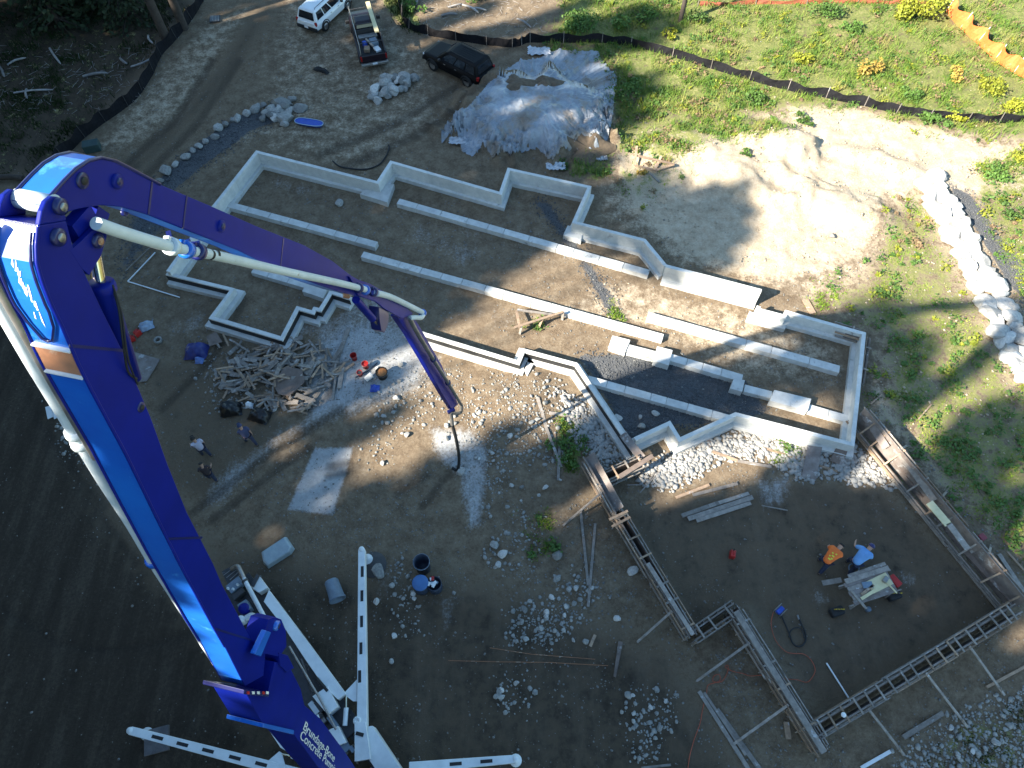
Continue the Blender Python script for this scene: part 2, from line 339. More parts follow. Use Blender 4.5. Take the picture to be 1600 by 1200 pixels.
def P(px, py, dh=0.0):                        # a point on the real ground surface
    p = G(px, py, 0.0); h = tz(p.x, p.y)
    if h > .12:
        for _ in range(4): p = G(px, py, h); h = tz(p.x, p.y)
    return V((p.x, p.y, max(h, -.03) + dh))

def axis(lo, hi, st, far, n):
    core = np.arange(lo, hi + 1e-6, st); g = np.geomspace(st * 2, far, n)
    return np.concatenate([lo - g[::-1], core, hi + g])
gx = axis(-33, 33, .17, 600, 26); gy = axis(-3, 54, .17, 600, 26)
X, Y = np.meshgrid(gx, gy); x = X.ravel(); y = Y.ravel()
Z = terr(x, y); pxv, pyv, dep = proj_np(x, y, 0.0)
near = (np.abs(x) < 60) & (y > -6) & (y < 90)
ZN = {k: np.zeros(x.shape) for k in ('grass', 'sand', 'slurry', 'gravel', 'mud_shade', 'track')}
zz = zones(pxv[near], pyv[near])
for k in ZN: ZN[k][near] = zz[k]
ZN['grass'][~near] = .7
# real relief that goes with the zones: ruts, coarse gravel, clods
fine = vnoise(x * 3.1, y * 3.1) - .5; fine2 = vnoise(x * 5.7 + 9, y * 5.7) - .5
Z = Z - .05 * ZN['track'] + .035 * ZN['gravel'] * fine2 + .03 * (1 - np.clip(ZN['mud_shade'], 0, 1)) * fine + .55 * np.clip(ZN['sand'] - .5, 0, .5) * (fbm(x * .9, y * .9, 4) - .5 + .25 * fine)
nx, ny = len(gx), len(gy); ii = np.arange(nx * ny).reshape(ny, nx)
quads = np.stack([ii[:-1, :-1], ii[:-1, 1:], ii[1:, 1:], ii[1:, :-1]], -1).reshape(-1, 4)
def ground_mat():
    m = bpy.data.materials.new('site_soil'); m.use_nodes = True; n = m.node_tree.nodes; L = m.node_tree.links; b = n['Principled BSDF']
    b.inputs['Specular IOR Level'].default_value = .2
    tc = n.new('ShaderNodeTexCoord')
    def noise(sc, det=6, ro=.6, st=None):
        z = n.new('ShaderNodeTexNoise'); z.inputs['Scale'].default_value = sc; z.inputs['Detail'].default_value = det; z.inputs['Roughness'].default_value = ro
        if st:
            mp = n.new('ShaderNodeMapping'); mp.inputs['Scale'].default_value = st[0]; mp.inputs['Rotation'].default_value = (0, 0, st[1]); L.new(tc.outputs['Object'], mp.inputs[0]); L.new(mp.outputs[0], z.inputs['Vector'])
        else: L.new(tc.outputs['Object'], z.inputs['Vector'])
        return z.outputs['Fac']
    def ramp(fac, stops):
        r = n.new('ShaderNodeValToRGB'); e = r.color_ramp.elements
        while len(e) < len(stops): e.new(.5)
        for el, (p, c) in zip(e, stops): el.position = p; el.color = (*c, 1)
        L.new(fac, r.inputs[0]); return r.outputs[0]
    def mixc(f, a, b_):
        x_ = n.new('ShaderNodeMix'); x_.data_type = 'RGBA'; L.new(f, x_.inputs[0])
        L.new(a, x_.inputs[6]); L.new(b_, x_.inputs[7]); return x_.outputs[2]
    def math_(op, a, b_=None, c=None):
        x_ = n.new('ShaderNodeMath'); x_.operation = op
        for i, q in enumerate((a, b_, c)):
            if q is None: continue
            if isinstance(q, (int, float)): x_.inputs[i].default_value = q
            else: L.new(q, x_.inputs[i])
        return x_.outputs[0]
    def sstep(v, lo, hi):
        r = n.new('ShaderNodeMapRange'); r.interpolation_type = 'SMOOTHSTEP'; r.inputs[1].default_value = lo; r.inputs[2].default_value = hi; L.new(v, r.inputs[0]); return r.outputs[0]
    a1 = n.new('ShaderNodeVertexColor'); a1.layer_name = 'zone_a'; a2 = n.new('ShaderNodeVertexColor'); a2.layer_name = 'zone_b'
    s1 = n.new('ShaderNodeSeparateColor'); L.new(a1.outputs[0], s1.inputs[0]); s2 = n.new('ShaderNodeSeparateColor'); L.new(a2.outputs[0], s2.inputs[0])
    big = noise(.35, 6, .65); mid = noise(1.6, 8, .7); fin = noise(9, 8, .75); vf = noise(34, 4, .8)
    streak = noise(1.1, 6, .7, ((1., .14, 1), .85))
    soil = ramp(math_('MULTIPLY_ADD', fin, .5, math_('MULTIPLY', mid, .5)), [(.30, (.078, .056, .036)), (.46, (.150, .110, .072)), (.57, (.215, .166, .112)), (.70, (.29, .24, .175))])
    sand = ramp(math_('MULTIPLY_ADD', mid, .55, math_('MULTIPLY', fin, .45)), [(.32, (.25, .19, .125)), (.5, (.43, .35, .25)), (.66, (.56, .485, .37))])
    slur = ramp(math_('MULTIPLY_ADD', mid, .5, math_('MULTIPLY', fin, .5)), [(.3, (.24, .24, .235)), (.55, (.39, .395, .39)), (.7, (.50, .51, .50))])
    grav = ramp(vf, [(.3, (.035, .036, .038)), (.5, (.085, .088, .092)), (.7, (.20, .205, .21))])
    mud_shade = ramp(math_('MULTIPLY_ADD', streak, .6, math_('MULTIPLY', fin, .4)), [(.32, (.028, .021, .015)), (.5, (.054, .041, .029)), (.66, (.105, .083, .060))])
    gras = ramp(math_('MULTIPLY_ADD', fin, .6, math_('MULTIPLY', mid, .4)), [(.32, (.045, .07, .016)), (.44, (.10, .135, .032)), (.53, (.18, .185, .06)), (.64, (.30, .26, .14))])
    k = math_('ADD', math_('MULTIPLY', math_('SUBTRACT', mid, .5), 1.3), math_('MULTIPLY', math_('SUBTRACT', fin, .5), .9))
    c = soil
    c = mixc(sstep(math_('ADD', s2.outputs[1], math_('MULTIPLY', k, .8)), .25, .85), c, mud_shade)
    c = mixc(sstep(math_('ADD', s1.outputs[1], math_('MULTIPLY', k, .75)), .28, .80), c, sand)
    k2 = math_('ADD', math_('MULTIPLY', math_('SUBTRACT', streak, .5), 1.0), math_('MULTIPLY', math_('SUBTRACT', fin, .5), 1.1))
    c = mixc(sstep(math_('ADD', s1.outputs[2], math_('MULTIPLY', k2, .8)), .38, .88), c, slur)
    c = mixc(sstep(math_('ADD', s2.outputs[0], math_('MULTIPLY', k, .6)), .4, .6), c, grav)
    c = mixc(sstep(math_('ADD', s1.outputs[0], math_('MULTIPLY', k, 1.1)), .44, .70), c, gras)
    trk = math_('MULTIPLY', s2.outputs[2], .6); c = mixc(trk, c, mud_shade)
    # scattered pale grit
    vo = n.new('ShaderNodeTexVoronoi'); vo.inputs['Scale'].default_value = 4.2; L.new(tc.outputs['Object'], vo.inputs['Vector'])
    grit = math_('MULTIPLY', sstep(vo.outputs['Distance'], .13, .10), sstep(mid, .5, .6))
    gc = n.new('ShaderNodeRGB'); gc.outputs[0].default_value = (.33, .32, .30, 1); c = mixc(math_('MULTIPLY', grit, .35), c, gc.outputs[0])
    L.new(c, b.inputs['Base Color']); b.inputs['Roughness'].default_value = .95
    hsum = math_('ADD', math_('MULTIPLY', fin, .6), math_('MULTIPLY', vf, .4))
    bp = n.new('ShaderNodeBump'); bp.inputs['Strength'].default_value = .9; bp.inputs['Distance'].default_value = .10; L.new(hsum, bp.inputs['Height']); L.new(bp.outputs[0], b.inputs['Normal'])
    return m
GM = ground_mat()
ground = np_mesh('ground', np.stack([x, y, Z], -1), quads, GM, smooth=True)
for nm, ks in (('zone_a', ('grass', 'sand', 'slurry')), ('zone_b', ('gravel', 'mud_shade', 'track'))):
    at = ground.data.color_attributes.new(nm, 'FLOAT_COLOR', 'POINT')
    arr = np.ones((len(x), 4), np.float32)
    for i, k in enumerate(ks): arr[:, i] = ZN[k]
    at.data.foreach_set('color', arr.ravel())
tag(ground, 'bare brown construction site ground with tyre ruts, sand and weeds', kind='structure')

# ------------------------------------------------------------------ loose stone and grass that nobody could count
def ico():
    t = (1 + 5 ** .5) / 2
    v = np.array([(-1,t,0),(1,t,0),(-1,-t,0),(1,-t,0),(0,-1,t),(0,1,t),(0,-1,-t),(0,1,-t),(t,0,-1),(t,0,1),(-t,0,-1),(-t,0,1)], float); v /= np.linalg.norm(v[0])
    f = np.array([(0,11,5),(0,5,1),(0,1,7),(0,7,10),(0,10,11),(1,5,9),(5,11,4),(11,10,2),(10,7,6),(7,1,8),(3,9,4),(3,4,2),(3,2,6),(3,6,8),(3,8,9),(4,9,5),(2,4,11),(6,2,10),(8,6,7),(9,8,1)])
    return v, f
IV, IF = ico()
def stones(name, pos, size, m, label, flat=.65):
    n = len(pos)
    v = IV[None] * (1 + .28 * (rng.random((n, 12, 1)) - .5)) * np.stack([size * rng.uniform(.75, 1.35, n), size * rng.uniform(.7, 1.1, n), size * flat * rng.uniform(.7, 1.2, n)], -1)[:, None]
    a = rng.uniform(0, 6.28, n); ca, sa = np.cos(a)[:, None], np.sin(a)[:, None]
    vx = v[..., 0] * ca - v[..., 1] * sa; vy = v[..., 0] * sa + v[..., 1] * ca
    z0 = terr(pos[:, 0], pos[:, 1])[:, None] + size[:, None] * flat * .35
    vv = np.stack([vx + pos[:, :1], vy + pos[:, 1:2], v[..., 2] + z0], -1).reshape(-1, 3)
    ff = (IF[None] + (np.arange(n) * 12)[:, None, None]).reshape(-1, 3)
    return tag(np_mesh(name, vv, ff, m), label, kind='stuff')
def px_to_ground(a, b):
    xx = (a - 800) / F; yy = (b - 600) / F; t = CH / (SP + yy * CP)
    return np.stack([xx * t, (CP - yy * SP) * t], -1)
def sample(n, polys=None, bounds=(0, 0, 1600, 1200), dens=None):
    """n pixel samples inside the polygons, as ground points"""
    out = []; c = 0
    while c < n:
        a = rng.uniform(bounds[0] - 30, bounds[2] + 60, n * 4); b = rng.uniform(bounds[1] - 30, bounds[3] + 60, n * 4); w_ = np.ones(len(a))
        if polys: w_ = np.max([s * poly_mask(a, b, q, 12) for s, q in polys], 0)
        if dens is not None: w_ = w_ * dens(a, b)
        k = rng.random(len(a)) < w_; out.append(np.stack([a[k], b[k]], -1)); c += k.sum()
    q = np.concatenate(out)[:n]; return px_to_ground(q[:, 0], q[:, 1])
COBBLE = [(1, [(1000,745),(1030,720),(1100,690),(1200,675),(1290,715),(1260,750),(1200,712),(1130,712),(1080,745),(1040,760)]), (.9, [(875,615),(925,640),(985,715),(940,722),(905,690)]),
          (.8, [(1330,700),(1400,755),(1330,750),(1290,738),(1310,710)])]
FIELD = [(.9, [(680,610),(760,610),(900,650),(890,720),(800,730),(760,800),(720,640)]), (.7, [(600,600),(700,570),(760,600),(660,660),(600,670)]), (.8, [(780,580),(870,590),(900,625),(820,640),(760,620)]),
         (1, [(795,950),(860,935),(910,945),(920,970),(850,1012),(795,1010)]), (.8, [(870,900),(930,880),(950,930),(880,950)]), (.5, [(750,870),(800,790),(850,800),(830,920)]), (.55, [(640,850),(660,990),(625,990),(610,900)]),
         (.6, [(310,530),(350,560),(330,620),(310,600)]), (.7, [(90,640),(150,700),(140,740),(90,700)]), (.5, [(780,1060),(830,1050),(830,1120),(780,1110)]), (.9, [(1400,1180),(1500,1110),(1600,1080),(1700,1100),(1700,1300),(1400,1300)]),
         (.55, [(980,1080),(1060,1080),(1040,1200),(980,1180)]), (.5, [(440,550),(480,620),(330,640),(330,560)]), (.4, [(580,620),(650,650),(600,730),(560,700)]), (.9, [(540,500),(570,470),(600,520)])]
def dens_site(a, b):
    z = zones(a, b); f = fbm(a * .02, b * .02, 3)
    return np.clip((1 - z['grass'] * 1.2) * (1 - 1.02 * z['mud_shade']) * (1 - .75 * z['sand']), .008, 1) * np.clip((f - .3) * 2.6, .05, 1) * np.clip(1.3 - poly_mask(a, b, [(975,800),(1250,760),(1400,780),(1560,950),(1285,1120),(1170,965)], 20) * 1.15, .1, 1)
p_ = sample(24000, dens=dens_site); stones('pebbles', p_, np.clip(rng.gamma(2.2, .009, len(p_)), .008, .055) , STONE, 'small pale pebbles strewn over the brown soil')
p_ = sample(5200, FIELD, (0, 400, 1600, 1200)); stones('cobble_scatter', p_, np.clip(rng.gamma(2.6, .015, len(p_)), .015, .12), STONE, 'loose pale cobbles in patches over the brown dirt')
p_ = sample(4200, COBBLE, (870, 600, 1410, 770)); stones('drain_rock', p_, np.clip(rng.gamma(4, .0165, len(p_)), .03, .15), STONEW, 'white drain rock banked against the footings')
GRP = [(s, q) for s, _, q in ZONES['gravel']]
p_ = sample(7500, GRP, (180, 150, 1650, 700)); stones('gravel', p_, rng.uniform(.02, .06, len(p_)), GRAVD, 'dark crushed gravel between the footings and along the trench')
def dens_sand(a, b): return np.clip(zones(a, b)['sand'] - .3, 0, 1)
p_ = sample(1500, dens=dens_sand, bounds=(900, 150, 1600, 660)); stones('soil_clods', p_, rng.uniform(.02, .07, len(p_)), mat('sandy_clod', (.42, .35, .26), (.28, .23, .16), 4, .95), 'crumbled sandy clods on the bare bank')

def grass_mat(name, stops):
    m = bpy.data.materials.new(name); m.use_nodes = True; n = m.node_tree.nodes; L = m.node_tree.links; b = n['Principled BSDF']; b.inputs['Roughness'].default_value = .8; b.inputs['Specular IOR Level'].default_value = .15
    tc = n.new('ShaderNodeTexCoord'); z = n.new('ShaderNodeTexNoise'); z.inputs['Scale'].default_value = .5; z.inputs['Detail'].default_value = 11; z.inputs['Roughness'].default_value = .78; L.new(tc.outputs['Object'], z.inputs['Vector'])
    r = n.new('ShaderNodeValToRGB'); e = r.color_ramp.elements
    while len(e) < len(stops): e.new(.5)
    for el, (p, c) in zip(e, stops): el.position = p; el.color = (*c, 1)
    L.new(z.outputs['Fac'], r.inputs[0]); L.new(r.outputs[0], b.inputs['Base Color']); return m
def blades(name, pos, hmin, hmax, wd, m, label, per=3, spread=.12, lean=.5):
    n = len(pos) * per; q = np.repeat(pos, per, 0) + rng.normal(0, spread, (n, 2)); z0 = terr(q[:, 0], q[:, 1]) - .02
    h = rng.uniform(hmin, hmax, n); a = rng.uniform(0, 6.28, n); l = rng.uniform(0, lean, n) * h; wv = wd * rng.uniform(.6, 1.4, n)
    dx, dy = np.cos(a), np.sin(a); la = rng.uniform(0, 6.28, n)
    b0 = np.stack([q[:, 0] - dx * wv, q[:, 1] - dy * wv, z0], -1); b1 = np.stack([q[:, 0] + dx * wv, q[:, 1] + dy * wv, z0], -1)
    tp = np.stack([q[:, 0] + np.cos(la) * l, q[:, 1] + np.sin(la) * l, z0 + h], -1)
    return tag(np_mesh(name, np.stack([b0, b1, tp], 1).reshape(-1, 3), np.arange(n * 3).reshape(-1, 3), m), label, kind='stuff')
GRM = grass_mat('weed_blades', [(.30, (.03, .07, .012)), (.42, (.075, .15, .022)), (.51, (.13, .20, .035)), (.58, (.24, .23, .07)), (.66, (.26, .19, .10)), (.76, (.42, .36, .20))])
GRL = grass_mat('low_green_weeds', [(.32, (.05, .10, .015)), (.46, (.11, .19, .022)), (.58, (.20, .26, .035)), (.74, (.34, .31, .11))])
GRD = grass_mat('shaded_forest_grass', [(.3, (.012, .022, .007)), (.5, (.025, .045, .011)), (.7, (.055, .05, .025))])  # blade colours darkened to carry the shade under the trees
def dens_g(a, b): g = zones(a, b)['grass']; return np.clip((g + 2.2 * (fbm(a * .035, b * .055, 4) - .5) - .38) * 2, .04, 1) * np.clip(g * 4 - .6, 0, 1)
p_ = sample(17000, dens=dens_g, bounds=(820, -40, 1700, 215)); blades('tall_weeds', p_, .10, .48, .022, GRM, 'tall dry and green weeds on the sunny slope', 3, .12, .8)
p_ = sample(12000, dens=dens_g, bounds=(940, 130, 1700, 900)); blades('short_weeds', p_, .04, .14, .03, GRL, 'short green weeds creeping over the bare soil', 3, .10, 1.2)
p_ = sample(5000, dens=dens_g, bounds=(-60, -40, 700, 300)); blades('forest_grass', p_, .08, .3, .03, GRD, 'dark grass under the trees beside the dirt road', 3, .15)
p_ = sample(1400, dens=dens_g, bounds=(780, 480, 1250, 900)); blades('weed_sprouts', p_, .05, .16, .03, GRL, 'sprouts of green weeds among the stones of the yard', 3, .08, 1.0)
p_ = sample(900, dens=dens_g, bounds=(1380, 1040, 1640, 1260)); blades('corner_weeds', p_, .05, .16, .03, GRD, 'weeds among cobbles beyond the lower garage form', 3, .08, 1.0)

def leafy(name, n_cl, m, label, rad, bounds, per=26, ls=.11):
    c = sample(n_cl, dens=dens_g, bounds=bounds); k = rng.uniform(.25, 1.0, n_cl) ** 1.5; q = np.repeat(c, per, 0); rr = np.repeat(k * rad, per)
    q = q + rng.normal(0, 1, q.shape) * rr[:, None] * .55; z = terr(q[:, 0], q[:, 1]) + rng.random(len(q)) * rr * .7 + .02
    C = np.stack([q[:, 0], q[:, 1], z], -1); n = len(C); a = rng.normal(0, 1, (n, 3)); a[:, 2] *= .45; a /= np.linalg.norm(a, axis=1)[:, None]
    b = np.cross(a, rng.normal(0, .5, (n, 3)) + np.array([0, 0, 1.0])); b /= np.linalg.norm(b, axis=1)[:, None] + 1e-9; s_ = (ls * rng.uniform(.5, 1.4, n))[:, None]
    vs = np.stack([C - a * s_ * .7 - b * s_ * .1, C - b * s_ * .45, C + a * s_ * .7, C + b * s_ * .45], 1).reshape(-1, 3)
    tag(np_mesh(name, vs, np.arange(4 * n).reshape(-1, 4), m), label, kind='stuff')
leafy('leafy_weeds', 900, LEAFG, 'low green leafy weeds scattered over the slope', .42, (830, -40, 1700, 900)); leafy('yellow_weeds', 260, LEAFY, 'yellow green leafy weeds scattered over the slope', .38, (980, -40, 1700, 560)); leafy('dry_weeds', 420, mat('dry_brown_leaves', (.22, .15, .08), (.13, .09, .05), 3, .9), 'dry brown weeds scattered over the slope', .4, (960, -40, 1700, 330))
# ------------------------------------------------------------------ trees
def leaf_mesh(name, C, size, m, outward=None, droop=0.0, parent=None, aspect=1.5):
    """one object of leaf-sized quads at the points C (n,3)"""
    n = len(C); a = rng.normal(0, 1, (n, 3)); 
    if outward is not None: a = outward + .45 * a
    a /= np.linalg.norm(a, axis=1)[:, None] + 1e-9; a[:, 2] -= droop; a /= np.linalg.norm(a, axis=1)[:, None] + 1e-9
    b = np.cross(a, rng.normal(0, 1, (n, 3)) + np.array([0, 0, 1.0])); b /= np.linalg.norm(b, axis=1)[:, None] + 1e-9
    s = (size * rng.uniform(.6, 1.4, n))[:, None]; u = a * s * aspect / 2; v_ = b * s / 2
    vs = np.stack([C - u - v_ * .4, C - v_, C + u, C + v_], 1).reshape(-1, 3)
    o = np_mesh(name, vs, np.arange(4 * n).reshape(-1, 4), m); o.parent = parent; return o
def conifer(H, R, base, whorls, label, group, per=9, leafs=10, lsize=.8, m=CONIF):
    t = thing('conifer_tree', label, 'tree', group=group)
    b = MB(); b.tube([(0, 0, -.5), (.05, .03, H * .3), (-.03, .06, H * .7), (0, 0, H)], [H * .014, H * .011, H * .006, .02], 8)
    C = []; O = []
    for i in range(whorls):
        f = i / (whorls - 1); z = base + (H - base) * f ** .92; r = R * (1 - f) ** .85 + .15; r *= random.uniform(.72, 1.12)
        for k in range(per):
            a = random.uniform(0, 6.28); rr = r * random.uniform(.65, 1.1); e = V((math.cos(a) * rr, math.sin(a) * rr, z - rr * random.uniform(.15, .38)))
            if rr > .9: b.tube([(0, 0, z), e], [.05 + .01 * rr, .012], 3, caps=False)
            nl = max(2, int(leafs * rr / R + 1))
            for j in range(nl):
                s = (j + random.random()) / nl; s = .18 + .85 * s
                q = V((0, 0, z)).lerp(e, s); w_ = .16 * rr * (1.1 - s) + .12
                C.append((q.x + random.gauss(0, w_), q.y + random.gauss(0, w_), q.z + random.gauss(0, .12))); O.append((math.cos(a), math.sin(a), -.25))
    b.build('trunk', BARK, t, local=True)
    leaf_mesh('crown', np.array(C), lsize, m, np.array(O), .1, t)
    return t
def broadleaf(H, rh, rv, n, label, group, lsize=.45, m=LEAFG, tr=.12):
    t = thing('broadleaf_tree', label, 'tree', group=group)
    b = MB(); b.tube([(0, 0, -.5), (.1, 0, H * .45), (-.05, .1, H - rv * .8)], [tr, tr * .75, tr * .3], 8)
    C = []
    while len(C) < n:
        q = rng.normal(0, 1, 3); q /= np.linalg.norm(q); r = rng.random() ** .4
        q = q * r
        if vnoise(np.array([q[0] * 2 + 5 + H]), np.array([q[1] * 2 + q[2] * 3 + 9]))[0] < .36: continue
        C.append((q[0] * rh, q[1] * rh, H - rv + q[2] * rv))
    for k in range(9):
        a = random.uniform(0, 6.28); b.tube([(0, 0, H - rv * 1.9 + k * .1 * rv), (math.cos(a) * rh * .5, math.sin(a) * rh * .5, H - rv * 1.1), (math.cos(a) * rh * .8, math.sin(a) * rh * .8, H - rv * .6)], [tr * .4, tr * .2, .02], 4, caps=False)
    b.build('trunk', BARK, t, local=True); leaf_mesh('crown', np.array(C), lsize, m, None, 0, t, 1.3)
    return t
SUNN = V((-SUN_DIR.y, SUN_DIR.x, 0))
def tree_at(proto, Hp, u, v, H, used, label=None):
    """a tree standing up-sun of the site whose tip shades the ground at (u, v)"""
    bpos = SUN_DIR * (v - H / math.tan(SUN_EL)) + SUNN * u
    o = proto if proto.name not in used else copy_tree(proto); used.add(proto.name)
    s = H / Hp; o.location = (bpos.x, bpos.y, tz(bpos.x, bpos.y)); o.scale = (s if H < 34 else 1.0, s if H < 34 else 1.0, s); o.rotation_euler = (0, 0, random.uniform(0, 6.28))
    if label: o['label'] = label
    return o
used = set()
WOODL = 'tall dark conifer in the stand behind the pump truck, shading the site'
pA = conifer(34, 3.9, 7, 44, WOODL, 'tall conifers standing up-sun of the site')
pB = conifer(34, 4.6, 5, 40, WOODL, 'tall conifers standing up-sun of the site', per=8)
front = [(-13, 36), (-9.5, 35), (-6.5, 34), (-3.5, 31), (-1, 27.5), (0.2, 24), (1.5, 28), (2.4, 16), (3.2, 18.6), (4.2, 15.5), (5.6, 13), (7.4, 11), (9.4, 14), (10.9, 12), (12.6, 7.5), (14.4, -.5), (16.2, 3.0), (18.0, 4.0), (20.2, 9),
         (21.8, 17), (23.4, 20), (25.2, 21), (27.5, 24.5), (29.6, 22), (31.8, 26), (34, 30.5), (36.5, 31), (39, 28), (42, 22), (45, 20), (48, 16), (51, 14), (54, 12), (58, 10)]
for i, (u, v) in enumerate(front):
    tree_at(random.choice((pA, pB)), 34, u, v, random.uniform(33, 39), used)
for i in range(62):
    u = random.uniform(-14, 58); v = np.interp(u, [q[0] for q in front], [q[1] for q in front])
    if 10 < u < 20: v = min(v, 2)
    tree_at(random.choice((pA, pB)), 34, u, v - random.uniform(5, 20), random.uniform(30, 40), used)
BRL = 'tall slender broadleaf tree in the stand behind the pump truck'
rA = broadleaf(34, 1.9, 2.5, 420, BRL, 'broadleaf trees standing up-sun of the site', .5)
for u, v in [(18.2, 26), (19.4, 27), (20.4, 23.5), (22, 24), (17.2, 24.5), (9.2, 28.5), (7.2, 28), (8.9, 25), (9.4, 20.5), (11.0, 17.5), (1.6, 29.5), (25.6, 21), (34.5, 33), (30, 28), (33, 24), (28.5, 21), (31, 19), (24, 18.5)]:
    o = tree_at(rA, 34, u, v, random.uniform(34, 37), used)
pS = conifer(36, 1.1, 12, 40, 'very slim tall conifer in the stand behind the pump truck', 'tall conifers standing up-sun of the site', per=6, leafs=7, lsize=.6); tree_at(pS, 36, 4.9, 32, 36, used)
# trees one can see: the dark stand by the road at the top left
VT = [((-45, 40), 15, 'low dark fir at the far left edge of the shaded stand'), ((95, 42), 13, 'dark fir with drooping boughs left of the dirt road'), ((170, 10), 15, 'dark fir between two taller trunks above the brush'),
      ((20, -30), 17, 'dark fir in the back row of the shaded stand'), ((215, -60), 17, 'dark fir near the top of the dirt road'), ((60, 5), 19, 'tall dark fir deep in the shaded stand at the left'), ((130, -20), 18, 'tall dark fir behind the two road trunks'), ((-60, -30), 18, 'tall dark fir at the top left corner'), ((-95, 80), 15, 'dark fir just beyond the left edge of the stand'), ((205, 30), 12, 'smaller dark fir left of the brown trunk'), ((-120, 120), 14, 'dark fir beyond the left edge by the brush pile')]
pv = conifer(14, 2.7, .8, 26, VT[0][2], 'dark firs beside the dirt road', per=10, leafs=26, lsize=.22)
for i, ((a, b), H, lab) in enumerate(VT):
    o = pv if i == 0 else copy_tree(pv); q = G(a, b); o.location = (q.x, q.y, tz(q.x, q.y)); s = H / 14; o.scale = (s, s, s); o.rotation_euler = (0, 0, i * 1.3); o['label'] = lab
pt = conifer(24, 3.4, 9, 26, 'bare grey trunk of a tall conifer leaning over the road edge', 'tall trunks beside the dirt road', per=8, leafs=12, lsize=.6)
for i, ((a, b), lab) in enumerate([((262, 66), 'brown trunk of a tall conifer beside the black road fence'), ((288, 44), 'pale grey trunk of a tall conifer nearest the road top')]):
    o = pt if i == 0 else copy_tree(pt); q = G(a, b); o.location = (q.x, q.y, tz(q.x, q.y)); o.rotation_euler = (0, 0, 2.0 * i); o['label'] = lab; o.scale = (.9, .9, 1)
tt = broadleaf(13, 2.6, 3.2, 700, 'single dark trunk standing in the tall weeds above the silt fence', None, .5, LEAFG, .17); q = G(1063, 32); tt.location = (q.x, q.y, tz(q.x, q.y))

# ------------------------------------------------------------------ concrete foundation
def offset_poly(pts, d):
    out = []; n = len(pts)
    for i in range(n):
        a = pts[max(i - 1, 0)]; b = pts[i]; c = pts[min(i + 1, n - 1)]
        d0 = (b - a) if i > 0 else (c - b); d1 = (c - b) if i < n - 1 else (b - a)
        d0 = V((d0.x, d0.y, 0)).normalized(); d1 = V((d1.x, d1.y, 0)).normalized(); n0 = V((-d0.y, d0.x, 0)); n1 = V((-d1.y, d1.x, 0))
        m_ = (n0 + n1); m_ = m_.normalized() if m_.length > 1e-4 else n0; k = d / max(.3, m_.dot(n0)); out.append(b + m_ * k)
    return out
def wall_run(root, pxs, ztop, t=.19, zb=.2, foot=.27, tar=0, name='wall_panel', fz=.2):
    """concrete stem wall whose top centre line runs through the surveyed points; tar=+1/-1 coats that side"""
    c = [G(a, b, ztop) for a, b in pxs]; c = [V((p.x, p.y, 0)) for p in c]
    L_ = offset_poly(c, t / 2); R_ = offset_poly(c, -t / 2); FL = offset_poly(c, foot); FR = offset_poly(c, -foot)
    if tar: T0 = offset_poly(c, tar * (t / 2 + .001)); T1 = offset_poly(c, tar * (t / 2 + .014))
    up = lambda p, z: V((p.x, p.y, z))
    for i in range(len(c) - 1):
        npn = max(1, round((c[i + 1] - c[i]).length / 2.4)); ln = (c[i + 1] - c[i]).length
        for k in range(npn):
            f0, f1 = k / npn + (.004 / ln if k else 0), (k + 1) / npn - (.004 / ln if k < npn - 1 else 0)
            q = [L_[i].lerp(L_[i + 1], f0), R_[i].lerp(R_[i + 1], f0), R_[i].lerp(R_[i + 1], f1), L_[i].lerp(L_[i + 1], f1)]
            MB().hexa([up(p, zb) for p in q], [up(p, ztop) for p in q]).build(name, CONC, root, bevel=.008)
        q = [FL[i], FR[i], FR[i + 1], FL[i + 1]]
        MB().hexa([up(p, -.25) for p in q], [up(p, fz) for p in q]).build('footing', CONC2, root, bevel=.01)
        if tar:
            q = [T0[i], T1[i], T1[i + 1], T0[i + 1]]
            MB().hexa([up(p, fz + .01) for p in q], [up(p, ztop - .09) for p in q]).build('damp_proofing', TAR, root)
    return c
fw = thing('house_foundation_wall', 'long stepped concrete foundation wall enclosing the house footprint', 'foundation', (0, 24, 0))
wall_run(fw, [(262, 424), (282, 396), (330, 327), (401, 237), (590, 285), (611, 253), (782, 302), (795, 264), (921, 292), (897, 347), (1007, 375), (1040, 415)], .95, tar=0)
wall_run(fw, [(1040, 415), (1190, 454)], 1.15, foot=.3)
wall_run(fw, [(1186, 478), (1184, 483), (1226, 494), (1229, 487), (1304, 508), (1350, 521), (1340, 620), (1332, 694), (1150, 647), (1062, 687), (1046, 661), (992, 686)], .80, foot=.30)
wall_run(fw, [(992, 706), (900, 569), (818, 547), (810, 566), (664, 522), (648, 516), (632, 508)], .62, tar=1, foot=.34)
wall_run(fw, [(260, 427), (363, 452), (330, 496), (440, 529), (465, 481), (489, 488), (492, 482), (500, 484), (517, 456), (548, 466)], .62, tar=-1, foot=.34)
for a, b, r in (((640, 525), .5, 0), ((820, 575), .5, 0), ((1328, 700), .45, 0)):
    pass
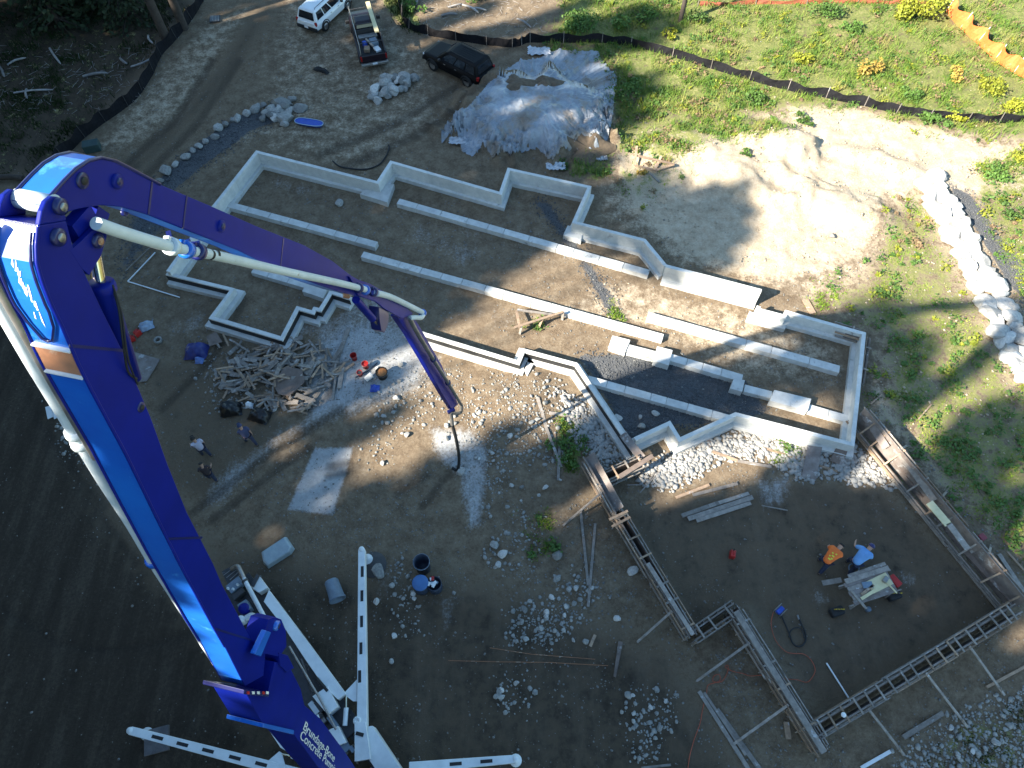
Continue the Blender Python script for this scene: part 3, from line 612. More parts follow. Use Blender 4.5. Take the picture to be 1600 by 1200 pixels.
def strip(pxs, wd, ht, nseg, label, name='strip_footing', group='concrete strip footings inside the foundation', m=CONC2):
    a = G(*pxs[0], ht); b = G(*pxs[1], ht); t = thing(name, label, 'footing', (a.x, a.y, 0), group=group); a.z = b.z = 0; d = b - a; L_ = d.length; d.normalize(); ang = math.atan2(d.y, d.x)
    cuts = [0] + [(i + random.uniform(-.18, .18)) / nseg for i in range(1, nseg)] + [1]
    for i in range(nseg):
        s0 = cuts[i] * L_ + (.012 if i else 0); s1 = cuts[i + 1] * L_ - (.012 if i < nseg - 1 else 0); c = a + d * (s0 + s1) / 2
        MB().box((c.x, c.y, (ht - .2) / 2), (s1 - s0, wd * random.uniform(.98, 1.02), ht + .2), ang + random.uniform(-.003, .003)).build('concrete_block', m, t, bevel=.012)
    MB().box(((a.x + b.x) / 2, (a.y + b.y) / 2, -.1), (L_ - .06, wd - .06, ht * 2 + .1 - .04), ang).build('footing_core', m, t)
    return t
def pad(pxs, ht, label, name='footing_pad'):
    q = [G(a, b, ht) for a, b in pxs]
    o = MB().hexa([V((p.x, p.y, -.2)) for p in q], q).build(name, CONC2, bevel=.012); return tag(o, label, 'footing pad', 'square footing pads of the foundation')
strip([(357, 319), (588, 382)], .40, .26, 7, 'upper strip footing behind the blue boom, ending above a parallel strip')
strip([(566, 397), (1036, 527)], .40, .26, 14, 'longest strip footing running through the middle of the foundation')
strip([(622, 314), (1014, 426)], .40, .26, 11, 'strip footing from the back pad to the white high wall')
strip([(1012, 492), (1312, 577)], .42, .27, 6, 'sunlit strip footing nearest the high white wall, reaching the right end wall')
strip([(1044, 557), (1160, 591)], .42, .27, 4, 'short strip footing between the dark gravel and the stepped pads')
strip([(1163, 606), (1206, 617)], .40, .22, 1, 'very short strip footing between two stepped pads at the right')
strip([(1263, 637), (1330, 656)], .40, .22, 2, 'short strip footing joining the right end wall')
strip([(918, 592), (1143, 655)], .40, .24, 7, 'strip footing along the dark gravel ending at the slanting wall corner')
strip([(395, 421), (478, 445)], .40, .24, 3, 'strip footing half hidden behind the blue boom')
pad([(562, 303), (578, 290), (616, 287), (605, 316)], .3, 'square pad at the back wall corner, start of a strip')
pad([(951, 541), (957, 524), (985, 531), (977, 550)], .36, 'pale pad beside the end of the longest strip')
pad([(978, 549), (983, 538), (1038, 552), (1033, 563)], .3, 'long white pad linking two stepped pads')
pad([(1021, 563), (1027, 541), (1051, 547), (1045, 571)], .4, 'white square pad at the head of the gravel strip')
pad([(1141, 607), (1147, 590), (1164, 594), (1160, 612)], .36, 'small stepped pad where two short strips meet')
pad([(1203, 626), (1210, 609), (1268, 623), (1262, 642)], .40, 'large sunlit pad in front of the right end wall')
pad([(472, 455), (480, 438), (513, 447), (505, 466)], .3, 'pad half hidden under the boom pipes')
pad([(880, 367), (887, 352), (912, 358), (908, 376)], .27, 'pad at the foot of the jog in the far wall')
pad([(818, 575), (826, 558), (835, 566), (824, 588)], .2, 'small outer pad at the near wall jog')
# ------------------------------------------------------------------ garage formwork
def plank(a, b, wd=.19, th=.045, m=WOODG, name='wooden_plank', label=None, cat='plank', group=None, parent=None, z=(0, 0), roll=0.0, px=True):
    if px: a = P(*a); b = P(*b)
    a = V(a); b = V(b); a.z += z[0] + th / 2 + .01; b.z += z[1] + th / 2 + .01
    up = Matrix.Rotation(roll, 3, (b - a).normalized()) @ V((0, 0, 1))
    o = MB().beam(a, b, wd, th, up).build(name, m, parent)
    if parent is None: tag(o, label, cat, group)
    return o
def form(pa, pb, label, side=1, gap=.22, h_out=1.05, h_in=.95, ztop_px=.95, ties=8, braces=(), inner_panel=True, studs=True, m_out=PLYG, m_in=PLYB, waler_off=.10, ends=None):
    """two plywood skins with a gap, walers outside them, cross ties over the top and raking braces.
    pa, pb: pixels of the top centre line; side=+1: the outside lies left of a->b"""
    a = G(*pa, ztop_px); b = G(*pb, ztop_px); a.z = b.z = 0; d = (b - a); L_ = d.length; d.normalize(); nl = V((-d.y, d.x, 0)) * side; ang = math.atan2(d.y, d.x)
    t = thing('wall_formwork', label, 'formwork', (a.x, a.y, 0), group='timber wall forms round the garage floor')
    def at(s, o, z): q = a + d * s + nl * o; return V((q.x, q.y, z))
    npan = max(1, round(L_ / 2.4)); 
    for sgn, hh, mm in ((1, h_out, m_out), (-1, h_in, m_in)):
        if sgn < 0 and not inner_panel: continue
        for i in range(npan):
            s0 = L_ * i / npan + .006; s1 = L_ * (i + 1) / npan - .006; c = at((s0 + s1) / 2, sgn * (gap / 2 + .009), hh / 2 + random.uniform(-.015, .015))
            MB().box(c, (s1 - s0, .018, hh), ang).build('plywood_panel', mm, t)
        for zz in (hh - .08, hh * .45):
            for off in (.018 + .02, ):
                MB().beam(at(-.05, sgn * (gap / 2 + off + .002), zz), at(L_ + .05, sgn * (gap / 2 + off + .002), zz), .038, .089).build('waler', WOODG, t)
            nb = max(1, round(L_ / 3.6))
            for i in range(nb):
                s0 = L_ * i / nb + random.uniform(-.1, .3); s1 = L_ * (i + 1) / nb + random.uniform(-.2, .15)
                o_ = sgn * (gap / 2 + .04 + waler_off + .02)
                MB().beam(at(max(s0, -.1), o_, zz + .01), at(min(s1, L_ + .1), o_ + random.uniform(-.02, .02), zz + .01), .04, .09).build('outer_waler', WOODG if random.random() < .7 else WOODT, t)
        nst = max(2, round(L_ / .8))
        if studs:
            for i in range(nst + 1):
                s = L_ * i / nst * .98 + .01 * L_
                c = at(s, sgn * (gap / 2 + .060 + waler_off / 2 - .01), hh / 2 - .03); MB().box(c, (.04, waler_off - .03, hh - .1), ang).build('stud', WOODG, t)
    for i in range(ties):
        s = L_ * (i + .5 + random.uniform(-.25, .25)) / ties
        zt = max(h_out, h_in if inner_panel else 0) + .03
        MB().beam(at(s, -(gap / 2 + .16 if inner_panel else .02), zt if inner_panel and abs(h_in - h_out) < .2 else h_in + .03 if inner_panel else zt), at(s + random.uniform(-.03, .03), gap / 2 + .17, zt), .07, .035).build('cross_tie', WOODT if random.random() < .4 else WOODG, t)
    for s, ln, sg, sk in braces:
        p0 = at(s * L_, sg * (gap / 2 + .1), (h_out if sg > 0 else h_in) * .97); p1 = at(s * L_ + sk, sg * (gap / 2 + .1 + ln), .04)
        MB().beam(p0, p1, .09, .04).build('brace', WOODG, t)
        p1b = p1 + (p1 - p0).normalized() * -.35; MB().beam(p1b + V((0, 0, .1)), p1 + V((0, 0, -.12)), .05, .04).build('stake', WOODG, t)
    return t
form((1006, 800 - 82), (938, 748), 'short jog of dark plywood forms joining the house wall to the garage', 1, .3, .9, .85, .9, 4)
form((918, 712), (968, 800), 'grey plywood form at the top of the left garage wall', -1, .30, 1.15, .6, 1.1, 1, ((.62, 1.9, 1, .3),), studs=False)
form((966, 798), (1083, 992), 'left garage form, ladder-like with cross spreaders over a dark gap', -1, .24, .95, .92, .95, 6, ((.80, 1.6, 1, .3),))
form((1083, 994), (1150, 948), 'short jog form near the bottom of the left garage wall', 1, .24, .95, .95, .95, 3)
form((1148, 950), (1288, 1172), 'lower left garage form capped with a grey plank', -1, .24, .95, .92, .95, 4, ((.24, 2.3, 1, .25), (.68, 2.3, 1, .25)))
form((1276, 1142), (1592, 950), 'bottom garage form with braces standing outside it', -1, .26, .95, .92, .95, 18, ((.22, 1.9, 1, .55), (.50, 2.2, 1, .55), (.72, 2.0, 1, .45)))
form((1346, 640), (1600, 944), 'right garage form of tall stained plywood along the weedy bank', 1, .34, 1.25, .35, 1.2, 9, ((.24, 1.3, 1, -.2), (.50, 1.3, 1, -.2), (.78, 1.2, 1, -.2)))
form((1308, 508), (1352, 522), 'small leftover form behind the right house corner', 1, .2, .7, .6, .75, 1, (), studs=False)
form((1362, 530), (1352, 600), 'weathered planks of a form leaning outside the right end wall', -1, .12, .55, .4, .5, 2, (), inner_panel=False)
# caps and sheets that lie loose on the forms
def top_plank(a, b, z, wd, label, m=WOODG, th=.04, tilt=0):
    pa, pb = G(*a, z), G(*b, z); o = MB().beam(pa, pb, wd, th, Matrix.Rotation(tilt, 3, (pb - pa).normalized()) @ V((0, 0, 1))).build('plank_on_formwork', m); return tag(o, label, 'plank', 'planks lying on top of the garage forms')
top_plank((1150, 955), (1288, 1176), 1.02, .24, 'long grey plank capping the lower left garage form')
top_plank((1012, 880), (1083, 992), 1.02, .17, 'grey plank capping the middle of the left garage form')
top_plank((1452, 785), (1482, 820), 1.29, .34, 'yellow plywood strip lying on the right garage form', PLYY)
top_plank((1482, 818), (1512, 858), 1.29, .26, 'pale grey board below the yellow strip on the right form', WOODG)
top_plank((1388, 698), (1446, 775), .44, .34, 'brown plywood strip lying along the right garage form', PLYB)
top_plank((1510, 860), (1590, 945), .44, .36, 'reddish brown board at the lower end of the right form', PLYB)
top_plank((1400, 700), (1460, 782), 1.0, .26, 'grey plank leaning on the right form above the brown strip', WOODG, tilt=.7)
top_plank((1353, 650), (1385, 700), .9, .34, 'scuffed plywood sheet at the top of the right garage form', PLYG, tilt=.9)
top_plank((952, 812), (981, 798), 1.06, .10, 'light cross board near the top of the left form', WOODT)
top_plank((956, 823), (985, 808), 1.06, .10, 'second light cross board on the left form just below the first', WOODT)
top_plank((920, 712), (966, 798), .95, .62, 'wide grey plywood leaning over the top of the left garage form', PLYG, .02, tilt=.75)
top_plank((973, 678), (1003, 716), .75, .36, 'grey plywood sheet covering the end of the slanting house wall', PLYG, .02, tilt=.3)
top_plank((968, 745), (1020, 712), 1.0, .2, 'dark board bridging the jog forms by the house wall', PLYB)

# ------------------------------------------------------------------ loose lumber lying about the yard
LG = 'loose planks lying on the ground'
L = [((1056, 778), (1108, 758), .13, WOODT, 'short tan stud uppermost of the five planks on the garage floor'), ((1082, 774), (1152, 756), .14, WOODG, 'faded plank second from the top on the garage floor'),
     ((1065, 806), (1123, 786), .18, WOODG, 'grey plank left of centre in the garage floor stack'), ((1108, 791), (1170, 771), .16, WOODG, 'dark grey plank right of centre in the garage floor stack'),
     ((1075, 811), (1176, 777), .2, WOODG, 'long grey plank lowest but one on the garage floor'), ((1088, 814), (1173, 786), .17, WOODG, 'pale plank lowest of the garage floor stack'),
     ((866, 615), (867, 712), .12, WOODT, 'orange tan stud standing out upright beside the green weeds'), ((840, 622), (856, 677), .15, WOODG, 'grey plank slanting left of the tan stud'), ((853, 668), (877, 730), .12, WOODG, 'grey plank crossing under the tan stud'),
     ((858, 646), (887, 651), .15, WOODG, 'short grey cross plank laid over by the tan stud'), ((874, 700), (872, 751), .12, WOODG, 'short plank below the tan stud'),
     ((907, 798), (919, 915), .11, WOODG, 'left plank of the V outside the garage form'), ((930, 818), (919, 948), .11, WOODG, 'right plank of the V outside the garage form'),
     ((930, 992), (922, 1010), .12, WOODT, 'short tan offcut left of the brown channel board'), ((1100, 1000 - 320), (1103, 699), .5, PLYB, 'brown plywood offcut leaning on the drain rock by the jog wall'),
     ((1113, 706), (1152, 720), .13, WOODT, 'tan plank on the white rock, left of two end to end'), ((1152, 720), (1205, 730), .13, WOODG, 'grey plank on the white rock, right of two end to end'),
     ((1187, 698), (1308, 737), .10, WOODT, 'long thin plank lying from the rock over the plywood sheet'), ((1092, 1080), (1178, 1215), .15, WOODG, 'long grey plank leftmost of three below the jog form'), ((1100, 1082), (1165, 1180), .10, WOODG, 'thin plank crossing the leftmost long plank'),
     ((1120, 1108), (1194, 1212), .17, WOODG, 'long grey plank rightmost of three below the jog form'), ((1411, 1152), (1473, 1114), .17, WOODG, 'grey plank lying alone outside the bottom garage form'),
     ((1345, 1200), (1391, 1174), .12, WHITEPL, 'white angle board at the bottom edge of the picture'), ((1541, 1074), (1612, 1036), .10, WOODT, 'thin plank outside the bottom form near the right edge'), ((1228, 1128), (1232, 1155), .2, WOODT, 'short tan plank outside the lower left form'),
     ((1560, 866), (1600, 925), .17, WOODG, 'pale grey plank on the bank right of the right form'), ((1573, 862), (1612, 905), .09, WOODT, 'thin tan plank beside the pale grey plank on the bank'), ((1291, 1036), (1330, 1098), .05, WHITEPL, 'thin white rod leaning towards the bottom form'),
     ((1002, 1200), (1048, 1195), .08, WOODG, 'thin stick at the very bottom of the picture'), ((1360, 632), (1378, 616), .06, WOODT, 'short stake behind the right end wall corner'), ((1435, 655), (1455, 632), .06, WOODT, 'thin stick in the weeds right of the end wall'),
     ((1258, 468), (1270, 490), .34, WOODT, 'pale board lying in the grass behind the right house corner'),
     ((516, 590), (545, 512), .20, WOODG, 'long grey plank right of the scrap heap, pointing up'), ((478, 640), (516, 590), .19, WOODG, 'long grey plank below the one pointing up'), ((508, 600), (553, 568), .12, WOODT, 'tan plank reaching to the red buckets'), ((522, 580), (505, 610), .11, WOODG, 'narrow plank under the tan plank by the buckets'),
     ((536, 570), (530, 607), .2, WOODG, 'short wide plank near the red buckets'), ((527, 565), (520, 625), .10, WOODG, 'narrow plank between the short wide plank and the heap'),
     ((200, 440), (243, 395), .05, WHITEPL, 'thin white rail of the corner marker under the boom pipe'), ((200, 440), (281, 465), .05, WHITEPL, 'thin white rail running right from the marker corner'), ((196, 424), (236, 386), .04, WOODG, 'thin grey rail beside the white marker rail')]
for a, b, wd, m, lab in L:
    plank(a, b, wd, .045 if wd < .3 else .02, m, label=lab, group=LG, z=(random.uniform(0, .03), random.uniform(0, .03)))
# plywood and panels
def sheet(pxs, th, m, name, label, cat, z=0.02, tilt=None):
    q = [P(*p) for p in pxs]; q = [V((p.x, p.y, max(p.z, 0) + z + (tilt[i] if tilt else 0))) for i, p in enumerate(q)]
    o = MB().hexa(q, [p + V((0, 0, th)) for p in q]).build(name, m, bevel=.004); return tag(o, label, cat)
sheet([(1252, 745), (1258, 700), (1281, 703), (1275, 750)], .02, PLYG, 'plywood_sheet', 'pale plywood sheet lying against the sunlit right wall', 'plywood', .02, [.0, .25, .25, 0])
sheet([(1296, 720), (1304, 700), (1322, 703), (1316, 728)], .02, PLYB, 'plywood_sheet', 'brown plywood sheet leaning at the right house corner', 'plywood', .02, [0, .3, .3, 0])
sheet([(1213, 690), (1214, 672), (1234, 676), (1232, 694)], .02, PLYG, 'plywood_sheet', 'small plywood square leaning on the white wall', 'plywood', .02, [0, .3, .3, 0])
sheet([(218, 598), (202, 548), (251, 562), (230, 596)], .03, PLYG, 'plywood_sheet', 'grey green plywood sheet beside the boom near the red cans', 'plywood')
sheet([(958, 1057), (966, 1002), (973, 1004), (962, 1059)], .06, PLYB, 'channel_board', 'dark brown channel board lying alone right of the stones', 'board')
MB_ = None
for a, b, lab, m in (((1297, 560), (1, 1), '', None),): pass
# timber trestle with a triangular brace, and a broken frame on the bank
t = thing('timber_trestle', 'small triangular timber trestle lying beside the longest strip footing', 'trestle', P(840, 495))
for a, b, za, zb, mm in (((803, 512), (880, 487), .5, .55, WOODT), ((808, 484), (868, 492), .35, .35, WOODG), ((812, 512), (807, 486), .5, .35, WOODT), ((848, 497), (842, 512), .5, .0, WOODT), ((815, 510), (812, 522), .5, 0, WOODG), ((880, 487), (878, 500), .55, 0, WOODG)):
    p0, p1 = G(*a, za), G(*b, zb); MB().beam(p0, p1, .12, .045).build('timber', mm, t)
t = thing('broken_timber_frame', 'broken ladder-like timber frame lying on the sandy bank', 'frame', P(1020, 260))
for a, b, za, zb in (((988, 247), (1052, 263), .25, .3), ((992, 262), (1024, 270), .2, .2), ((1032, 250), (1022, 270), .3, .25), ((993, 238), (991, 262), .4, .2), ((1024, 270), (1052, 263), .2, .3)):
    p0, p1 = P(*a, za), P(*b, zb); MB().beam(p0, p1, .14, .045).build('timber', WOODT, t)
MB().beam(P(1030, 285, .05), P(1015, 272, .1), .1, .04).build('timber', WOODG, t)

# ------------------------------------------------------------------ heap of scrap lumber
SG = 'scrap lumber pieces in the heap below the foundation'
SL = 'grey brown scrap of lumber lying jumbled in the heap'
protos = []
for i in range(7):
    b = MB(); b.box((0, 0, .02), (random.uniform(.35, 1.15), random.choice((.09, .09, .14, .19)), .04)); o = b.build('scrap_plank', WOODG if i % 4 else WOODT); protos.append(o)
cnt = 0
for i in range(270):
    r = random.random() ** .6; a = random.uniform(0, 6.28); px_ = 440 + 92 * r * math.cos(a); py_ = 585 + 52 * r * math.sin(a) - .12 * (px_ - 440)
    if i > 240: px_, py_ = random.choice(((355, 545), (380, 560), (345, 590), (470, 635), (375, 550))); px_ += random.gauss(0, 10); py_ += random.gauss(0, 8)
    q = P(px_, py_); o = protos[cnt] if cnt < 7 else protos[random.randrange(7)].copy()
    if cnt >= 7: COL.objects.link(o)
    cnt += 1
    o.location = (q.x, q.y, max(q.z, 0) + .01 + .6 * max(0, 1 - r) ** .7 * random.random() + (.05 * random.random())); o.rotation_euler = (random.gauss(0, .18), random.gauss(0, .18), random.gauss(.5, .75))
    tag(o, SL, 'scrap wood', SG)
def scrap(a, b, wd, m, lab, z=.35): plank(a, b, wd, .045, m, 'scrap_plank', lab, 'scrap wood', 'distinct boards on top of the scrap heap', z=(z, z * .9))
scrap((395, 600), (437, 568), .3, WOODG, 'wide grey board lying across the top of the scrap heap'); scrap((374, 582), (394, 610), .13, WOODT, 'tan stud on the left slope of the scrap heap'); scrap((453, 552), (452, 575), .22, WOODG, 'pale short board upright near the top of the heap')
scrap((420, 615), (443, 630), .2, WOODG, 'pale board at the lower edge of the scrap heap', .15); scrap((336, 576), (339, 592), .12, WOODG, 'pale stick left of the scrap heap', .0); scrap((355, 605), (373, 618), .1, WOODT, 'thin tan stick on the left edge of the heap', .15)
q = P(455, 603); o = MB().prism([V((q.x + dx, q.y + dy, .42 + .12 * dy)) for dx, dy in ((-.75, -.1), (-.25, .75), (.55, .6), (.75, -.05), (.1, -.75), (-.4, -.65))], (0, 0, .02)).build('plywood_sheet', PLYB); tag(o, 'dark many-sided plywood sheet on top of the scrap heap', 'plywood')
# ------------------------------------------------------------------ concrete pump truck with its boom
TUR = G(560, 1200, 3.0); HOSE = G(715, 735, 0)
BD = (HOSE - TUR); BD.z = 0; BD.normalize(); BN = V((BD.y, -BD.x, 0))       # boom plane and its right-hand normal
def BP(px, py, off=0.0):
    r = ray(px, py); t = ((V((TUR.x, TUR.y, CH)) - V((0, 0, CH))).dot(BN) + off) / r.dot(BN); return V((0, 0, CH)) + r * t
R0 = G(346, 905, .9); F0 = G(575, 1222, .9); TD = (F0 - R0); TD.z = 0; TD.normalize(); TN = V((TD.y, -TD.x, 0)); TA = math.atan2(TD.y, TD.x)
pump = thing('concrete_pump_truck', 'white concrete pump truck with its blue folding boom raised over the site', 'pump truck', (TUR.x, TUR.y, 0))
def TP(s, o, z): q = R0 + TD * s + TN * o; return V((q.x, q.y, z))
def slab(pxs, off, wd, name, m, parent=None, bev=.012):
    """side plate outline surveyed on the plane at +off, given its real thickness wd"""
    return MB().prism([BP(a, b, off) for a, b in pxs], -BN * wd).build(name, m, parent or pump, bevel=bev)
WB = .44
B_SIDE = [(62,352),(58,384),(60,412),(68,440),(82,476),(100,512),(127,575),(150,620),(197,707),(242,800),(283,883),(333,977),(352,1010),(383,1072),(412,1056),(415,1020),(393,1000),(347,913),(333,880),(292,800),(262,725),(237,655),(217,607),(190,545),(160,485),(132,425),(114,385),(104,345)]
# main section: two blue side plates and top and bottom plates in a lighter blue, painted as sunlit
def boxsection(name, top, bot, off, wd, mside, mtop, nb=.0):
    T_ = [BP(a, b, off) for a, b in top]; B_ = [BP(a, b, off) for a, b in bot]
    poly = top + bot[::-1]
    core = MB()
    for i in range(len(T_) - 1):
        core.add([T_[i] - BN * .02, T_[i] - BN * (wd - .02), T_[i + 1] - BN * (wd - .02), T_[i + 1] - BN * .02], [(0, 1, 2, 3)], True)
    for i in range(len(B_) - 1):
        core.add([B_[i] - BN * .02, B_[i] - BN * (wd - .02), B_[i + 1] - BN * (wd - .02), B_[i + 1] - BN * .02], [(0, 1, 2, 3)], True)
    ob = slab(poly, off, .022, name, mside); o2 = MB().prism([BP(a, b, off) - BN * (wd - .022) for a, b in poly], -BN * .022).build('side_plate', mside, ob)
    core.build('cover_plate', mtop, ob)
    e0 = MB().hexa([T_[0] - BN * .022, T_[0] - BN * (wd - .022), B_[0] - BN * (wd - .022), B_[0] - BN * .022], [p + (T_[1] - T_[0]).normalized() * .02 for p in (T_[0] - BN * .022, T_[0] - BN * (wd - .022), B_[0] - BN * (wd - .022), B_[0] - BN * .022)]).build('end_plate', mside, ob)
    e1 = MB().hexa([T_[-1] - BN * .022, T_[-1] - BN * (wd - .022), B_[-1] - BN * (wd - .022), B_[-1] - BN * .022], [p - (T_[-1] - T_[-2]).normalized() * .02 for p in (T_[-1] - BN * .022, T_[-1] - BN * (wd - .022), B_[-1] - BN * (wd - .022), B_[-1] - BN * .022)]).build('end_plate', mside, ob)
    return ob
BT = [(62,352),(59,384),(60,412),(68,440),(82,476),(100,512),(127,575),(150,620),(197,707),(242,800),(283,883),(333,977),(352,1010),(383,1072)]
BB = [(104,345),(114,385),(132,425),(160,485),(190,545),(217,607),(237,655),(262,725),(292,800),(333,880),(347,913),(393,1000),(415,1020),(412,1056)]
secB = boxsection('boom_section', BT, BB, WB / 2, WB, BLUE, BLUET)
lug = [(62,352),(66,330),(72,315),(82,307),(92,308),(100,318),(104,345)]
slab(lug, WB / 2, .05, 'hinge_lug', BLUE, secB); slab([(a, b) for a, b in lug], -WB / 2 + .05, .05, 'hinge_lug', BLUE, secB) if False else MB().prism([BP(a, b, WB / 2) - BN * (WB - .05) for a, b in lug], -BN * .05).build('hinge_lug', BLUE, secB, bevel=.012)
brk = [(110,392),(128,376),(148,356),(158,347),(166,352),(167,370),(158,400),(140,430),(128,420)]
slab(brk, WB / 2 + .002, .05, 'cylinder_bracket', BLUE, secB, .004); MB().prism([BP(a, b, WB / 2) - BN * (WB - .06) for a, b in brk], -BN * .05).build('cylinder_bracket', BLUE, secB)
# rounded doubler plate and raised rims on the sunlit top of the main section
edge = [BP(a, b, WB / 2) for a, b in BT]
def on_top(i, k, lift): 
    j = min(int(i), len(edge) - 2); p = edge[j].lerp(edge[j + 1], i - j); d = (edge[j + 1] - edge[j]).normalized(); up = d.cross(BN); up = -up if up.dot(V((0, 0, CH)) - p) < 0 and False else up
    tgt = BP(BB[min(j, 13)][0], BB[min(j, 13)][1], WB / 2); up = up if up.dot(p - tgt) > 0 else -up
    return p - BN * (WB * k) + up * lift
loop = [on_top(i, .12, .022) for i in np.linspace(.4, 4.3, 14)] + [on_top(5.0, .2, .022), on_top(5.35, .38, .022), on_top(5.4, .5, .022), on_top(5.35, .62, .022), on_top(5.0, .8, .022)] + [on_top(i, .88, .022) for i in np.linspace(4.3, .4, 14)]
MB().tube(loop, .014, 6).build('weld_rim', BLUED, secB)
for k in (.02, .98): MB().tube([on_top(i, k, .005) for i in np.linspace(.1, 12, 40)], .018, 6).build('edge_rim', BLUE, secB)
pl = MB(); q0 = [on_top(5.62, k, .012) for k in (.05, .95)]; q1 = [on_top(6.25, k, .012) for k in (.05, .95)]
pl.add([q0[0], q0[1], q1[1], q1[0]], [(0, 1, 2, 3)]); pl.build('bare_rusty_patch', RUST, secB)
for i in (5.55, 6.3): MB().beam(on_top(i, .04, .015), on_top(i, .96, .015), .05, .02).build('weld_strip', WHITEP, secB)
for j in range(16):                                       # scraped paint
    i0 = random.uniform(2.0, 4.6); k0 = random.uniform(.36, .56); w_ = random.uniform(.01, .035)
    a0, a1, b0, b1 = on_top(i0, k0, .004), on_top(i0 + random.uniform(.25, .7), k0 + .04, .004), on_top(i0, k0 + w_, .004), on_top(i0 + random.uniform(.2, .5), k0 + w_ + .05, .004)
    MB().add([a0, b0, b1, a1], [(0, 1, 2, 3)]).build('paint_scrape', WHITEP, secB)
# second section, folded over at the elbow
WC = .32
CT = [(70,322),(76,309),(84,300),(100,282),(118,264),(138,251),(158,246),(180,251),(202,262),(250,288),(330,322),(400,353),(475,383),(520,408),(548,430),(580,448)]
CB = [(88,333),(96,333),(104,332),(112,330),(122,327),(138,324),(158,321),(174,322),(192,324),(232,336),(300,363),(372,391),(440,424),(500,446),(530,456),(572,466)]
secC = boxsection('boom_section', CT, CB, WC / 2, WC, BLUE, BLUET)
for k in (.0, 1.0):
    MB().tube([BP(a, b, WC / 2) - BN * WC * k for a, b in CT[1:10]], .018, 6).build('edge_rim', BLUED, secC)
def boss(px, py, off, r, ln, m, parent, m2=None):
    c = BP(px, py, off); o = MB().lathe([(0, ln), (r * .6, ln), (r, ln * .8), (r, -.02)], c, BN, 18).build('pin_boss', m, parent)
    if m2: MB().lathe([(0, ln + .012), (r * .5, ln + .012), (r * .5, ln - .01)], c, BN, 14).build('pin_cap', m2, o)
for a_, b_ in (((238, 283), (232, 335)), ((292, 305), (286, 357)), ((443, 372), (438, 421))): MB().beam(BP(*a_, WC / 2 + .002), BP(*b_, WC / 2 + .002), .03, .006, BN).build('weld_seam', BLUED, secC)
for a_, b_ in (((108, 540), (196, 548)), ((262, 842), (316, 840)), ((335, 982), (392, 1000))): MB().beam(BP(*a_, WB / 2 + .002), BP(*b_, WB / 2 + .002), .03, .006, BN).build('weld_seam', BLUED, secB)
boss(128, 282, WC / 2, .075, .02, BLUED, secC, BLACK); boss(182, 283, WC / 2, .075, .03, BLUE, secC, BLUED); boss(345, 353, WC / 2, .075, .03, BLUE, secC, BLUED); boss(195,352 - 20, WC / 2 - .3, .04, .02, BLUED, secC)
boss(91, 322, WB / 2, .075, .05, BLUED, secB, STEEL); boss(88, 370, WB / 2, .08, .05, BLUED, secB, STEEL); boss(151, 376, WB / 2 + .002, .07, .04, BLUED, secB, RUST); boss(155, 352, WB / 2 + .002, .035, .03, BLUED, secB); boss(220, 636, WB / 2, .06, .012, BLUED, secB, BLACK)
# elbow pin between the lugs
c0 = BP(86, 320, WB / 2 - .04); MB().lathe([(0, 0), (.09, 0), (.09, WB - .08), (0, WB - .08)], c0, -BN, 18).build('elbow_pin', PIPE, secB)
MB().beam(BP(118, 335, .1), BP(140, 372, .1), .3, .12, BN).build('elbow_link', BLUE, secB); MB().beam(BP(140, 340, .05), BP(158, 352, .05), .26, .1, BN).build('elbow_link', BLUE, secB)
MB().beam(BP(116, 390, .0), BP(126, 340, .0), .12, .1, BN).build('elbow_strut', STEEL, secB)
# cylinder under the elbow
p0, p1, p2 = BP(150, 398, .12), BP(158, 440, .12), BP(205, 592, .12)
MB().tube([p0, p1], .045, 12).build('cylinder_rod', CHROME, secB); MB().tube([BP(146, 405, -.02), BP(150, 440, -.02)], .045, 12).build('cylinder_rod', CHROME, secB)
cyl = MB().lathe([(0, 0), (.115, 0), (.125, .03), (.125, .10), (.105, .12), (.105, (p2 - p1).length), (0, (p2 - p1).length)], p1, p2 - p1, 18).build('hydraulic_cylinder', BLUE, secB)
MB().tube(spline([BP(172, 440, .2), BP(185, 480, .28), BP(193, 540, .28), BP(200, 580, .24), BP(214, 592, .24)]), .012, 6).build('hydraulic_hose', BLACK, secB)
MB().tube(spline([BP(176, 445, .24), BP(190, 490, .3), BP(200, 560, .3), BP(215, 600, .22)]), .010, 6).build('hydraulic_hose', BLACK, secB)
# delivery pipes with their clamps
def pipe(pxs, off, r, name='delivery_pipe', m=PIPE, clamps=(), parent=None):
    o = MB().tube(spline([BP(a, b, off) for a, b in pxs], 5), r, 14).build(name, m, parent or pump)
    for (a, b), (a2, b2), mm in clamps:
        c = BP(a, b, off); d = (BP(a2, b2, off) - c).normalized()
        MB().lathe([(r, -.05), (r + .035, -.045), (r + .04, 0), (r + .035, .045), (r, .05)], c, d, 16).build('pipe_clamp', mm, o); MB().box(c + V((0, 0, r + .05)), (.06, .05, .06)).build('clamp_bolt', mm, o)
    return o
pipe([(-60,365),(-25,432),(14,502),(60,582),(115,672),(160,748),(205,818),(240,878),(290,957),(330,1022),(350,1052)], -WB / 2 - .17, .072, clamps=(((118,676),(122,683),PIPE), ((127,692),(131,700),PIPE), ((240,876),(244,884),BLUET)))
pipe([(-55,350),(-12,430),(30,505),(75,585),(125,672),(150,715)], -WB / 2 - .03, .045, 'return_pipe', STEEL)
for (a, b), (c, d_) in (((8, 470), (40, 480)), ((150, 705), (168, 715)), ((255, 905), (275, 912))): MB().beam(BP(a, b, -WB / 2 - .17), BP(c, d_, -WB / 2), .05, .03).build('pipe_bracket', BLUET, secB)
